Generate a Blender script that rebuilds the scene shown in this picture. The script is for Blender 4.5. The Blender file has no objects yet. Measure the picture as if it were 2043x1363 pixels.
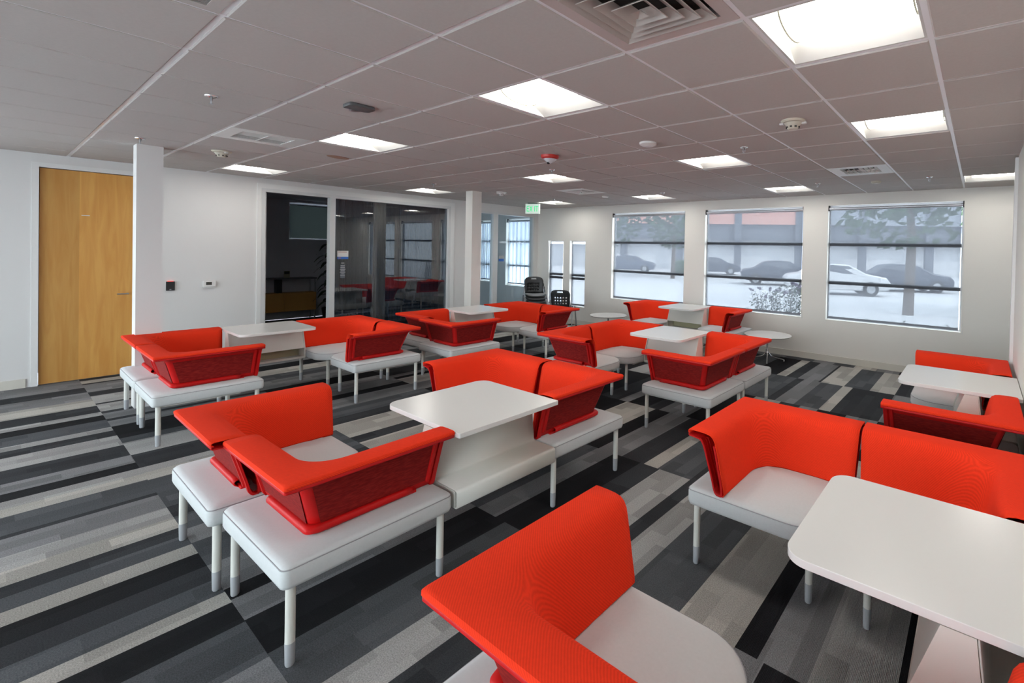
import bpy, bmesh, math, random
from mathutils import Vector, Matrix
PI = math.pi
C = bpy.context.scene.collection
sc = bpy.context.scene
# ------------------------------------------------------------------ camera, world, sun, exposure
EYE = 1.6823
YAW, PIT, ROL = -0.621234, -0.0121869, 0.0218574
F_PX, CX, CY, W_PX, H_PX = 944.278, 1278.93, 512.31, 2043.0, 1363.0
cam = bpy.data.cameras.new('camera'); camo = bpy.data.objects.new('camera', cam); C.objects.link(camo)
sy, cy_, sp, cp, sr, cr = math.sin(YAW), math.cos(YAW), math.sin(PIT), math.cos(PIT), math.sin(ROL), math.cos(ROL)
fw, rt, up = Vector((sy, cy_, 0)), Vector((cy_, -sy, 0)), Vector((0, 0, 1))
f2 = fw*cp + up*sp; u2 = up*cp - fw*sp
r3 = rt*cr + u2*sr; u3 = u2*cr - rt*sr
M = Matrix((r3, u3, -f2)).transposed().to_4x4(); M.translation = Vector((0, 0, EYE))
camo.matrix_world = M
cam.sensor_width = 36; cam.lens = F_PX/W_PX*36
cam.shift_x = (W_PX/2 - CX)/W_PX; cam.shift_y = (CY - H_PX/2)/W_PX
cam.clip_start = 0.05; cam.clip_end = 300
sc.camera = camo
sc.view_settings.view_transform = 'Standard'; sc.view_settings.look = 'None'
sc.view_settings.gamma = 1.0; sc.view_settings.use_curve_mapping = False
sc.view_settings.exposure = 0.66
wd = bpy.data.worlds.new('sky'); sc.world = wd; wd.use_nodes = True
bg = wd.node_tree.nodes['Background']; bg.inputs[0].default_value = (0.86, 0.93, 1.0, 1); bg.inputs[1].default_value = 5.2
sun = bpy.data.lights.new('sun', 'SUN'); sun.energy = 4; sun.angle = 0.02; sun.color = (1, .96, .9)
suno = bpy.data.objects.new('sun', sun); C.objects.link(suno)
suno.rotation_euler = (math.radians(50), 0, math.radians(80))     # from the right, over the roof

# ------------------------------------------------------------------ helpers
def link(n, me): o = bpy.data.objects.new(n, me); C.objects.link(o); return o
def obj(n, bm, m, parent=None, smooth=False, bev=0, ang=35, sub=0, solid=0):
    me = bpy.data.meshes.new(n); bm.normal_update(); bm.to_mesh(me); bm.free()
    if m is not None: me.materials.append(m)
    o = link(n, me)
    if parent: o.parent = parent
    if solid:
        s = o.modifiers.new('thickness', 'SOLIDIFY'); s.thickness = solid; s.offset = 0
    if bev:
        b = o.modifiers.new('bevel', 'BEVEL'); b.width = bev; b.segments = 3; b.limit_method = 'ANGLE'; b.angle_limit = math.radians(40)
    if smooth or bev:
        for p in me.polygons: p.use_smooth = True
        try: me.set_sharp_from_angle(angle=math.radians(ang))
        except Exception: pass
    return o
def tag(o, label=None, cat=None, group=None, kind=None):
    if label: o['label'] = label
    if cat: o['category'] = cat
    if group: o['group'] = group
    if kind: o['kind'] = kind
    return o
def empty(n, loc=(0, 0, 0), rz=0, label=None, cat=None, group=None):
    o = bpy.data.objects.new(n, None); C.objects.link(o); o.location = loc; o.rotation_euler = (0, 0, rz); o.empty_display_size = .1
    return tag(o, label, cat, group)
def struct(n, bm, m, **k): return tag(obj(n, bm, m, **k), kind='structure')
KIDS = {}
def dup(o, parent=None):
    c = o.copy(); C.objects.link(c)
    if parent is not None: c.parent = parent
    for ch in [x for x in C.objects if x.parent == o]: dup(ch, c)
    return c
def box(bm, a, b):
    x0, y0, z0 = a; x1, y1, z1 = b
    v = [bm.verts.new(p) for p in ((x0, y0, z0), (x1, y0, z0), (x1, y1, z0), (x0, y1, z0), (x0, y0, z1), (x1, y0, z1), (x1, y1, z1), (x0, y1, z1))]
    for f in ((0, 3, 2, 1), (4, 5, 6, 7), (0, 1, 5, 4), (1, 2, 6, 5), (2, 3, 7, 6), (3, 0, 4, 7)): bm.faces.new([v[i] for i in f])
    return v
def cbox(bm, c, s): return box(bm, [c[i]-s[i]/2 for i in range(3)], [c[i]+s[i]/2 for i in range(3)])
def nb(): return bmesh.new()
def boxes(*L):
    bm = nb()
    for a, b in L: box(bm, a, b)
    return bm
def cyl(bm, c, r, z0, z1, n=20, r1=None):
    r1 = r if r1 is None else r1
    A = [bm.verts.new((c[0]+r*math.cos(2*PI*i/n), c[1]+r*math.sin(2*PI*i/n), z0)) for i in range(n)]
    B = [bm.verts.new((c[0]+r1*math.cos(2*PI*i/n), c[1]+r1*math.sin(2*PI*i/n), z1)) for i in range(n)]
    for i in range(n): bm.faces.new((A[i], A[(i+1) % n], B[(i+1) % n], B[i]))
    bm.faces.new(A[::-1]); bm.faces.new(B)
def lathe(bm, prof, c=(0, 0, 0), n=28):
    R = []
    for r, z in prof:
        if r < 1e-5: R.append([bm.verts.new((c[0], c[1], c[2]+z))])
        else: R.append([bm.verts.new((c[0]+r*math.cos(2*PI*i/n), c[1]+r*math.sin(2*PI*i/n), c[2]+z)) for i in range(n)])
    for a, b in zip(R, R[1:]):
        for i in range(n):
            j = (i+1) % n
            if len(a) == 1 and len(b) == 1: continue
            if len(a) == 1: bm.faces.new((a[0], b[j], b[i]))
            elif len(b) == 1: bm.faces.new((a[i], a[j], b[0]))
            else: bm.faces.new((a[i], a[j], b[j], b[i]))
    bmesh.ops.recalc_face_normals(bm, faces=bm.faces[:])
def tube(bm, pts, r, n=10, cap=True):
    pts = [Vector(p) for p in pts]; rs = r if isinstance(r, (list, tuple)) else [r]*len(pts)
    rings = []; prevn = None
    for i, p in enumerate(pts):
        t = (pts[min(i+1, len(pts)-1)] - pts[max(i-1, 0)]).normalized()
        if prevn is None: nrm = t.orthogonal().normalized()
        else:
            nrm = prevn - t*prevn.dot(t)
            nrm = nrm.normalized() if nrm.length > 1e-6 else t.orthogonal().normalized()
        prevn = nrm; bn = t.cross(nrm)
        rings.append([bm.verts.new(p + (nrm*math.cos(2*PI*k/n) + bn*math.sin(2*PI*k/n))*rs[i]) for k in range(n)])
    for a, b in zip(rings, rings[1:]):
        for k in range(n): bm.faces.new((a[k], a[(k+1) % n], b[(k+1) % n], b[k]))
    if cap: bm.faces.new(rings[0][::-1]); bm.faces.new(rings[-1])
def smoothpath(P, n=6):
    P = [Vector(p) for p in P]; out = []
    for i in range(len(P)-1):
        p0, p1, p2, p3 = P[max(i-1, 0)], P[i], P[i+1], P[min(i+2, len(P)-1)]
        for k in range(n):
            t = k/n
            out.append(.5*((2*p1) + (p2-p0)*t + (2*p0-5*p1+4*p2-p3)*t*t + (3*p1-p0-3*p2+p3)*t**3))
    out.append(P[-1]); return out
def rrect(x0, y0, x1, y1, R, n=8):
    """outline, counter-clockwise from (x0,y0); R = radii at (x0y0),(x1y0),(x1y1),(x0y1)"""
    P = []
    for (cx, cy, r, a) in ((x0+R[0], y0+R[0], R[0], PI), (x1-R[1], y0+R[1], R[1], 1.5*PI), (x1-R[2], y1-R[2], R[2], 0), (x0+R[3], y1-R[3], R[3], .5*PI)):
        for i in range(n+1): P.append((cx+r*math.cos(a+i*PI/2/n), cy+r*math.sin(a+i*PI/2/n)))
    return P
def prism(bm, P, z0, z1, bevel=0):
    L = []
    cx = sum(p[0] for p in P)/len(P); cy = sum(p[1] for p in P)/len(P)
    lv = [(0, z0), (0, z1)] if not bevel else [(bevel, z0), (bevel*.3, z0+bevel*.3), (0, z0+bevel), (0, z1-bevel), (bevel*.3, z1-bevel*.3), (bevel, z1)]
    for ins, z in lv:
        ring = []
        for (x, y) in P:
            d = math.hypot(x-cx, y-cy); k = (d-ins*1.2)/d
            ring.append(bm.verts.new((cx+(x-cx)*k, cy+(y-cy)*k, z)))
        L.append(ring)
    for a, b in zip(L, L[1:]):
        for i in range(len(P)): bm.faces.new((a[i], a[(i+1) % len(P)], b[(i+1) % len(P)], b[i]))
    bm.faces.new(L[0][::-1]); bm.faces.new(L[-1])

# ------------------------------------------------------------------ materials
def mat(name, col=(.8, .8, .8), rough=.5, metal=0, spec=.5, emit=None, es=0):
    m = bpy.data.materials.new(name); m.use_nodes = True
    p = m.node_tree.nodes['Principled BSDF']
    p.inputs['Base Color'].default_value = (*col, 1); p.inputs['Roughness'].default_value = rough
    p.inputs['Metallic'].default_value = metal; p.inputs['Specular IOR Level'].default_value = spec
    if emit: p.inputs['Emission Color'].default_value = (*emit, 1); p.inputs['Emission Strength'].default_value = es
    m.diffuse_color = (*col, 1)
    return m
def N(m, t, **k):
    n = m.node_tree.nodes.new(t)
    for a, v in k.items(): setattr(n, a, v)
    return n
def L(m, a, b): m.node_tree.links.new(a, b)
def coords(m, scale=(1, 1, 1), kind='Object'):
    tc = N(m, 'ShaderNodeTexCoord'); mp = N(m, 'ShaderNodeMapping'); mp.inputs['Scale'].default_value = scale
    L(m, tc.outputs[kind], mp.inputs[0]); return mp.outputs[0]
def noisy(m, col, amt=.06, scale=30, bump=.1, bscale=400, stretch=(1, 1, 1), dist=.001):
    """small colour variation plus fine bump"""
    p = m.node_tree.nodes['Principled BSDF']; v = coords(m, stretch)
    n = N(m, 'ShaderNodeTexNoise'); n.inputs['Scale'].default_value = scale; n.inputs['Detail'].default_value = 4; L(m, v, n.inputs['Vector'])
    mr = N(m, 'ShaderNodeMapRange'); mr.inputs[3].default_value = 1-amt; mr.inputs[4].default_value = 1+amt; L(m, n.outputs[0], mr.inputs[0])
    mx = N(m, 'ShaderNodeVectorMath', operation='SCALE'); mx.inputs[0].default_value = col; L(m, mr.outputs[0], mx.inputs['Scale'])
    L(m, mx.outputs[0], p.inputs['Base Color'])
    if bump:
        n2 = N(m, 'ShaderNodeTexNoise'); n2.inputs['Scale'].default_value = bscale; n2.inputs['Detail'].default_value = 2; L(m, v, n2.inputs['Vector'])
        b = N(m, 'ShaderNodeBump'); b.inputs['Strength'].default_value = bump; b.inputs['Distance'].default_value = dist
        L(m, n2.outputs[0], b.inputs['Height']); L(m, b.outputs[0], p.inputs['Normal'])
    return m
RED = (.90, .045, .014)
M_wall = noisy(mat('painted wall', rough=.6, spec=.3), (.80, .78, .735), .015, 3, .05, 300)
M_wallL = noisy(mat('white painted wall', rough=.6, spec=.3), (.72, .71, .70), .012, 3, .05, 300)
M_trim = mat('white trim paint', (.78, .78, .77), .4)
M_base = noisy(mat('vinyl baseboard', rough=.5), (.66, .63, .56), .03, 6, 0)
M_tile = noisy(mat('ceiling tile', rough=.95, spec=.1), (.53, .495, .475), .05, 60, .25, 700)
M_tee = mat('ceiling grid metal', (.85, .85, .88), .3)
M_void = mat('dark plenum', (.03, .03, .03), .9)
M_slab = mat('concrete slab', (.3, .3, .3), .9)
def fabric(name, col, amt, bump, rough=.9, sheen=.3):
    m = mat(name, col, rough, spec=.2); p = m.node_tree.nodes['Principled BSDF']
    noisy(m, col, amt, 90, bump, 900, dist=.0006); p.inputs['Sheen Weight'].default_value = sheen; p.inputs['Sheen Roughness'].default_value = .5; p.inputs['Specular IOR Level'].default_value = .12
    return m
M_red = fabric('red knit fabric', RED, .07, .5, sheen=0)
def knit(m):
    p = m.node_tree.nodes['Principled BSDF']; old = p.inputs['Base Color'].links[0].from_socket; v = coords(m, (1, 1, 1))
    w = N(m, 'ShaderNodeTexWave', wave_type='BANDS', bands_direction='DIAGONAL'); w.inputs['Scale'].default_value = 62; w.inputs['Distortion'].default_value = .6; w.inputs['Detail'].default_value = 1; L(m, v, w.inputs['Vector'])
    r = N(m, 'ShaderNodeMapRange'); r.inputs[3].default_value = .90; r.inputs[4].default_value = 1.04; L(m, w.outputs[0], r.inputs[0])
    s_ = N(m, 'ShaderNodeVectorMath', operation='SCALE'); L(m, old, s_.inputs[0]); L(m, r.outputs[0], s_.inputs['Scale']); L(m, s_.outputs[0], p.inputs['Base Color'])
knit(M_red)
M_redmesh = mat('dark red woven backing', (.33, .008, .008), .75, spec=.25)
def weave(m):
    p = m.node_tree.nodes['Principled BSDF']; v = coords(m, (28, 28, 170))
    n = N(m, 'ShaderNodeTexNoise'); n.inputs['Scale'].default_value = 1; n.inputs['Detail'].default_value = 3; L(m, v, n.inputs['Vector'])
    r = N(m, 'ShaderNodeValToRGB'); r.color_ramp.elements[0].position = .40; r.color_ramp.elements[0].color = (.20, .003, .003, 1)
    r.color_ramp.elements[1].position = .66; r.color_ramp.elements[1].color = (.30, .014, .010, 1); L(m, n.outputs[0], r.inputs[0]); L(m, r.outputs[0], p.inputs['Base Color'])
weave(M_redmesh)
M_redpl = mat('red moulded plastic', (.56, .005, .005), .5, spec=.3)
M_seat = fabric('light grey upholstery', (.61, .63, .63), .05, .25)
M_pipe = mat('grey piping', (.36, .36, .37), .9)
M_leg = mat('off-white painted steel', (.74, .735, .68), .35)
M_foot = mat('grey glide sleeve', (.42, .43, .45), .45)
M_top = mat('white laminate', (.80, .79, .765), .22)
M_edge = mat('laminate edge band', (.72, .69, .68), .4)
M_hutch = mat('warm white metal panel', (.74, .73, .67), .32)
M_chrome = mat('polished aluminium', (.75, .75, .77), .18, 1)
M_black = noisy(mat('black plastic', rough=.4), (.022, .024, .026), .1, 30, 0)
M_steel = mat('grey steel rod', (.45, .46, .48), .3, .8)
M_greyseat = mat('grey seat pad', (.26, .26, .27), .8)
M_whitepl = mat('white plastic', (.75, .75, .73), .4)
M_cream = mat('cream plastic', (.62, .58, .48), .45)
M_smoke = mat('red plastic ring', (.55, .02, .015), .35)
M_slot = mat('dark slot', (.02, .02, .02), .7)
M_blue = mat('blue sign panel', (.035, .16, .55), .5)
M_roller = mat('silver roller tube', (.55, .56, .60), .28, .6)
M_mullion = mat('dark anodised mullion', (.09, .09, .10), .4, .3)
M_rail = mat('grey hem bar', (.20, .22, .26), .5)
M_lens = mat('lamp lens', (.9, .9, .88), .5, emit=(1, .965, .90), es=11.0)
M_refl = mat('white enamel reflector', (.62, .62, .60), .35)
M_exit = mat('exit sign face', (.85, .95, .88), .4, emit=(.75, 1, .85), es=.22)
M_exitg = mat('exit sign letters', (.05, .6, .25), .4, emit=(.03, .75, .25), es=.45)
def glass(name, tint=(.93, .97, .97), refl=1.0, mul=.0):
    m = bpy.data.materials.new(name); m.use_nodes = True; nt = m.node_tree; nt.nodes.clear()
    o = N(m, 'ShaderNodeOutputMaterial'); t = N(m, 'ShaderNodeBsdfTransparent'); t.inputs[0].default_value = (*tint, 1)
    g = N(m, 'ShaderNodeBsdfGlossy'); g.inputs['Roughness'].default_value = 0.0; fr = N(m, 'ShaderNodeFresnel'); fr.inputs[0].default_value = 1.5
    k = N(m, 'ShaderNodeMath', operation='MULTIPLY_ADD'); k.inputs[1].default_value = refl; k.inputs[2].default_value = mul; k.use_clamp = True; L(m, fr.outputs[0], k.inputs[0])
    ge = N(m, 'ShaderNodeNewGeometry'); iv = N(m, 'ShaderNodeMath', operation='SUBTRACT'); iv.inputs[0].default_value = 1; L(m, ge.outputs['Backfacing'], iv.inputs[1])
    kk = N(m, 'ShaderNodeMath', operation='MULTIPLY'); L(m, k.outputs[0], kk.inputs[0]); L(m, iv.outputs[0], kk.inputs[1]); k = kk     # one reflection per pane, none on leaving it
    x = N(m, 'ShaderNodeMixShader'); L(m, k.outputs[0], x.inputs[0]); L(m, t.outputs[0], x.inputs[1]); L(m, g.outputs[0], x.inputs[2]); L(m, x.outputs[0], o.inputs[0])
    return m
M_glass = glass('clear window glass', (.96, .985, .985), 1.6)
M_glassp = glass('partition glass', (.70, .78, .84), 4.2)
def sheer(name, col, open_, trans=.6):
    m = bpy.data.materials.new(name); m.use_nodes = True; nt = m.node_tree; nt.nodes.clear()
    o = N(m, 'ShaderNodeOutputMaterial'); t = N(m, 'ShaderNodeBsdfTransparent'); t.inputs[0].default_value = (.90, .95, 1, 1)
    d = N(m, 'ShaderNodeBsdfDiffuse'); d.inputs[0].default_value = (*col, 1); tl = N(m, 'ShaderNodeBsdfTranslucent'); tl.inputs[0].default_value = (*col, 1)
    a = N(m, 'ShaderNodeMixShader'); a.inputs[0].default_value = trans; L(m, d.outputs[0], a.inputs[1]); L(m, tl.outputs[0], a.inputs[2])
    v = coords(m, (260, 260, 18)); n = N(m, 'ShaderNodeTexNoise'); n.inputs['Scale'].default_value = 1; L(m, v, n.inputs['Vector'])
    mr = N(m, 'ShaderNodeMapRange'); mr.inputs[1].default_value = .3; mr.inputs[2].default_value = .7; mr.inputs[3].default_value = open_*.85; mr.inputs[4].default_value = open_*1.15; L(m, n.outputs[0], mr.inputs[0])
    x = N(m, 'ShaderNodeMixShader'); L(m, mr.outputs[0], x.inputs[0]); L(m, a.outputs[0], x.inputs[1]); L(m, t.outputs[0], x.inputs[2]); L(m, x.outputs[0], o.inputs[0])
    return m
M_blind = sheer('solar screen fabric', (.105, .11, .125), .145)
M_curt = sheer('dark sheer curtain', (.075, .105, .145), .25, .3)
M_curtL = sheer('pale blue sheer curtain', (.40, .44, .50), .24, .7)
def wood(name, c0, c1):
    m = mat(name, c0, .42); p = m.node_tree.nodes['Principled BSDF']
    v = coords(m, (5, 5, .45)); n = N(m, 'ShaderNodeTexNoise'); n.inputs['Scale'].default_value = 3.2; n.inputs['Detail'].default_value = 6; n.inputs['Distortion'].default_value = .8; L(m, v, n.inputs['Vector'])
    r = N(m, 'ShaderNodeValToRGB'); r.color_ramp.elements[0].position = .35; r.color_ramp.elements[0].color = (*c0, 1); r.color_ramp.elements[1].position = .65; r.color_ramp.elements[1].color = (*c1, 1)
    L(m, n.outputs[0], r.inputs[0])
    tc = N(m, 'ShaderNodeTexCoord'); sx = N(m, 'ShaderNodeSeparateXYZ'); L(m, tc.outputs['Object'], sx.inputs[0])
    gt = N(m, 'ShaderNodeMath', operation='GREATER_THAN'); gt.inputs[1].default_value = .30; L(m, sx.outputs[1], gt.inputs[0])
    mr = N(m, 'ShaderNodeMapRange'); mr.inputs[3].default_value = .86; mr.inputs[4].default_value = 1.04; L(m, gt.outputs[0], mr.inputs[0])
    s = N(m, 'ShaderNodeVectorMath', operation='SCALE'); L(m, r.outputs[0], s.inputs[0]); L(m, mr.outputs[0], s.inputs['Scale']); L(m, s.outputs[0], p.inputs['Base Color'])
    return m
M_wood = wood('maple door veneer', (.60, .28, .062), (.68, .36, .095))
M_gold = noisy(mat('golden brown wood', rough=.5), (.62, .32, .07), .15, 60, 0)
M_stain = mat('brown tile stain', (.36, .22, .16), .8)
M_dgrey = mat('dark grey plastic', (.10, .105, .11), .45)
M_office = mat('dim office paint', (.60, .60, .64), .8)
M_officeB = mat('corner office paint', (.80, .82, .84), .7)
M_leaf = noisy(mat('dark leaf', rough=.5), (.012, .028, .014), .2, 10, 0)

# ------------------------------------------------------------------ floor: carpet planks in rows
XL, XR, YW, YB, ZC = -8.66, 1.30, 7.82, -3.2, 2.64
K, D, G, Md, Li, Be = (.014, .014, .016), (.038, .040, .044), (.085, .090, .097), (.20, .20, .205), (.34, .334, .325), (.41, .39, .355)
rows = [(-3.2, -1.68, None), (-1.68, -.495, None),
 (-.495, .69, [(-9, Md), (-8.19, D), (-7.92, Md), (-7.55, Be), (-7.21, D), (-6.92, Li), (-6.78, K), (-6.59, G), (-6.30, Li), (-6.17, D), (-5.99, Li), (-5.67, D), (-5.36, Md), (-5.15, K), (-5.0, Li), (-4.86, Be), (-4.72, G), (-4.43, D), (-4.38, Md), (-4.13, Li), (-3.95, Be), (-3.78, D), (-3.66, G), (-3.52, Be), (-3.39, K), (-3.22, D), (-3.06, G), (-2.91, Be), (-2.80, K), (-2.61, G), (-2.31, Md), (-2.05, D), (-1.8, G), (-1.5, Li), (-1.25, K), (-.9, Md), (-.5, D), (-.2, Li), (.1, G), (.5, D), (.9, Md)]),
 (.69, 1.88, [(-9, Md), (-8.70, D), (-8.58, Be), (-8.40, D), (-8.34, Md), (-7.90, D), (-7.68, Li), (-7.31, D), (-7.25, Li), (-6.93, D), (-6.84, Md), (-6.60, D), (-6.52, Md), (-6.30, K), (-5.87, G), (-5.72, Li), (-5.35, D), (-5.0, Li), (-4.87, Be), (-4.70, G), (-4.13, D), (-3.95, G), (-3.73, Md), (-3.53, G), (-3.22, Md), (-2.93, K), (-2.82, Md), (-2.62, K), (-2.33, G), (-2.01, Li), (-1.81, D), (-1.60, G), (-1.35, Md), (-1.1, Be), (-.81, Md), (-.68, K), (-.5, Md), (-.2, G), (.1, D), (.5, Md), (.9, K)]),
 (1.88, 3.06, [(-9, Li), (-8.5, D), (-8.2, Md), (-7.9, K), (-7.6, Be), (-7.3, G), (-7.0, Md), (-6.6, K), (-6.3, Li), (-6.1, Md), (-5.79, K), (-5.63, Md), (-5.32, G), (-5.02, D), (-4.83, Be), (-4.42, D), (-4.25, Be), (-4.05, D), (-3.7, Md), (-3.4, K), (-3.1, G), (-2.60, Md), (-2.42, K), (-2.15, D), (-1.97, Li), (-1.70, D), (-1.60, Li), (-1.41, G), (-1.10, Be), (-.81, K), (-.71, Md), (-.51, Li), (-.22, K), (-.03, Md), (.3, Be), (.6, D), (.9, Md)]),
 (3.06, 4.20, [(-9, G), (-8.6, Be), (-8.2, K), (-7.9, Md), (-7.5, D), (-7.1, Li), (-6.8, Md), (-6.5, D), (-6.15, Md), (-6.03, K), (-5.93, Be), (-5.6, Md), (-5.3, K), (-5.0, Li), (-4.6, D), (-4.3, G), (-3.9, Md), (-3.6, K), (-3.16, Be), (-2.77, K), (-2.59, Md), (-2.34, D), (-2.12, Be), (-1.99, G), (-1.7, D), (-1.45, Md), (-1.1, K), (-.8, Be), (-.5, G), (-.2, Li), (.1, D), (.5, Md), (.9, K)]),
 (4.20, 5.32, [(-9, K), (-8.4, Li), (-8.0, D), (-7.6, Md), (-7.2, K), (-6.9, Be), (-6.5, G), (-6.1, Md), (-5.7, K), (-5.3, Li), (-4.9, D), (-4.5, Md), (-4.1, K), (-3.55, D), (-3.27, Md), (-3.14, K), (-2.88, D), (-2.73, Md), (-2.40, K), (-2.1, Be), (-1.8, D), (-1.58, Md), (-1.39, K), (-1.10, Md), (-.80, K), (-.65, Md), (-.4, D), (-.1, Be), (.2, K), (.6, Md), (1.0, D)]),
 (5.32, 6.47, [(-9, Md), (-8.5, K), (-8.1, G), (-7.7, Be), (-7.3, K), (-6.9, Md), (-6.5, D), (-6.1, Li), (-5.7, G), (-5.3, K), (-4.9, Md), (-4.4, K), (-4.0, Li), (-3.6, D), (-3.2, Md), (-2.8, Be), (-2.62, Md), (-2.39, G), (-1.98, D), (-1.88, Md), (-1.66, G), (-1.39, Be), (-1.27, D), (-.80, Md), (-.5, K), (-.2, G), (.1, Be), (.5, D), (.9, Md)]),
 (6.47, 7.62, [(-9, G), (-8.5, Md), (-8.0, K), (-7.6, Be), (-7.2, D), (-6.8, Md), (-6.4, K), (-6.0, G), (-5.6, Li), (-5.2, D), (-4.8, Md), (-4.4, K), (-4.0, Be), (-3.6, G), (-3.2, D), (-2.95, G), (-2.6, K), (-2.26, Be), (-2.13, D), (-1.97, Md), (-1.70, D), (-1.67, Be), (-1.38, G), (-1.08, Be), (-.80, D), (-.5, Md), (-.1, K), (.3, Be), (.7, G), (1.0, D)]),
 (7.62, 7.84, None)]
rng = random.Random(5)
bm = nb(); cl = bm.loops.layers.float_color.new('plank')
for (y0, y1, S) in rows:
    if S is None:
        S = []; x = -9.0
        while x < 1.4: S.append((x, rng.choice([K, D, G, Md, Li, Be, D, Md]))); x += rng.choice([.15, .3, .3, .15, .45])
    for i, (x, c) in enumerate(S):
        xa = max(x, XL-.06); xb = min(S[i+1][0] if i+1 < len(S) else XR+.1, XR+.1)
        if xb <= xa: continue
        vs = [bm.verts.new(p) for p in ((xa, y0, 0), (xb, y0, 0), (xb, y1, 0), (xa, y1, 0))]
        f = bm.faces.new(vs)
        for l in f.loops: l[cl] = (*c, 1)
M_carpet = mat('striped carpet planks', (.1, .1, .1), .95, spec=.12)
def carpet(m):
    p = m.node_tree.nodes['Principled BSDF']
    a = N(m, 'ShaderNodeVertexColor', layer_name='plank')
    tc = N(m, 'ShaderNodeTexCoord'); sx = N(m, 'ShaderNodeSeparateXYZ'); L(m, tc.outputs['Object'], sx.inputs[0])
    def mth(op, A, B=None, C_=None):
        n_ = N(m, 'ShaderNodeMath', operation=op)
        for i_, q_ in enumerate((A, B, C_)):
            if q_ is None: continue
            if isinstance(q_, (int, float)): n_.inputs[i_].default_value = q_
            else: L(m, q_, n_.inputs[i_])
        return n_.outputs[0]
    cxn = mth('FLOOR', mth('MULTIPLY', sx.outputs[0], 10.2)); wn = N(m, 'ShaderNodeTexWhiteNoise', noise_dimensions='1D'); L(m, cxn, wn.inputs['W'])
    cyn = mth('FLOOR', mth('MULTIPLY_ADD', sx.outputs[1], 2.9, mth('MULTIPLY', wn.outputs['Value'], 9.0)))
    cb = N(m, 'ShaderNodeCombineXYZ'); L(m, cxn, cb.inputs[0]); L(m, cyn, cb.inputs[1]); w2 = N(m, 'ShaderNodeTexWhiteNoise', noise_dimensions='2D'); L(m, cb.outputs[0], w2.inputs['Vector'])
    r1 = N(m, 'ShaderNodeMapRange'); r1.inputs[3].default_value = .76; r1.inputs[4].default_value = 1.2; L(m, w2.outputs['Value'], r1.inputs[0])
    v2 = coords(m, (1, 1, 1)); n = N(m, 'ShaderNodeTexNoise'); n.inputs['Scale'].default_value = 190; n.inputs['Detail'].default_value = 3; L(m, v2, n.inputs['Vector'])
    r2 = N(m, 'ShaderNodeMapRange'); r2.inputs[1].default_value = .3; r2.inputs[2].default_value = .7; r2.inputs[3].default_value = .70; r2.inputs[4].default_value = 1.30; L(m, n.outputs[0], r2.inputs[0])
    k = N(m, 'ShaderNodeMath', operation='MULTIPLY'); L(m, r1.outputs[0], k.inputs[0]); L(m, r2.outputs[0], k.inputs[1])
    s = N(m, 'ShaderNodeVectorMath', operation='SCALE'); L(m, a.outputs['Color'], s.inputs[0]); L(m, k.outputs[0], s.inputs['Scale']); L(m, s.outputs[0], p.inputs['Base Color'])
    w = N(m, 'ShaderNodeTexWave', wave_type='BANDS', bands_direction='X'); w.inputs['Scale'].default_value = 55; w.inputs['Distortion'].default_value = 1.5; L(m, v2, w.inputs['Vector'])
    b = N(m, 'ShaderNodeBump'); b.inputs['Strength'].default_value = .5; b.inputs['Distance'].default_value = .003; L(m, w.outputs[0], b.inputs['Height']); L(m, b.outputs[0], p.inputs['Normal'])
carpet(M_carpet)
struct('floor', bm, M_carpet)

# ------------------------------------------------------------------ walls
def wall_y(name, y0, y1, x0, x1, z0, z1, holes, m):          # slab with rectangular holes (x0,x1,z0,z1), spans x
    bm = nb(); xs = sorted({x0, x1, *[h[0] for h in holes], *[h[1] for h in holes]})
    for a, b in zip(xs, xs[1:]):
        hs = sorted([(h[2], h[3]) for h in holes if h[0] <= a+1e-6 and h[1] >= b-1e-6]); z = z0
        for (p, q) in hs:
            if p > z: box(bm, (a, y0, z), (b, y1, p))
            z = q
        if z < z1: box(bm, (a, y0, z), (b, y1, z1))
    bmesh.ops.remove_doubles(bm, verts=bm.verts[:], dist=1e-5)
    return struct(name, bm, m)
def wall_x(name, x0, x1, y0, y1, z0, z1, holes, m):
    bm = nb(); ys = sorted({y0, y1, *[h[0] for h in holes], *[h[1] for h in holes]})
    for a, b in zip(ys, ys[1:]):
        hs = sorted([(h[2], h[3]) for h in holes if h[0] <= a+1e-6 and h[1] >= b-1e-6]); z = z0
        for (p, q) in hs:
            if p > z: box(bm, (x0, a, z), (x1, b, p))
            z = q
        if z < z1: box(bm, (x0, a, z), (x1, b, z1))
    bmesh.ops.remove_doubles(bm, verts=bm.verts[:], dist=1e-5)
    return struct(name, bm, m)
WIN = [(-6.37, -4.585, .66, 2.465), (-4.155, -2.36, .66, 2.465), (-1.972, -.19, .66, 2.465)]
SMALL = [(-8.30, -7.80, .40, 1.88), (-7.60, -7.12, .40, 1.88)]
OFF = [(-9.85, -8.72, .74, 2.42), (-10.95, -10.36, .80, 2.40)]
wall_y('wall_window', YW, YW+.14, -13.0, XR+.15, 0, 2.86, WIN+SMALL+OFF, M_wall)
DOOR = (.385, 1.13, 0, 2.485)
wall_x('wall_left', XL-.12, XL, YB, YW, 0, 2.86, [(-2.9, -.75, .3, 2.5), (.385, 1.13, 0, 2.485), (2.42, 5.50, 0, 2.49), (6.10, 7.70, 0, 2.46)], M_wallL)
wall_x('wall_right', .27, .42, YB, 5.6, 0, 2.64, [], M_wall)
wall_x('wall_alcove', XR, XR+.15, YB, YW, 0, 2.86, [], M_wall)
BACKW = [(-8.2, -5.6, .3, 2.5), (-5.2, -2.6, .3, 2.5), (-2.2, .1, .3, 2.5)]
wall_y('wall_back', YB-.15, YB, XL-.12, XR+.15, 0, 2.86, BACKW, M_wallL)
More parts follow.
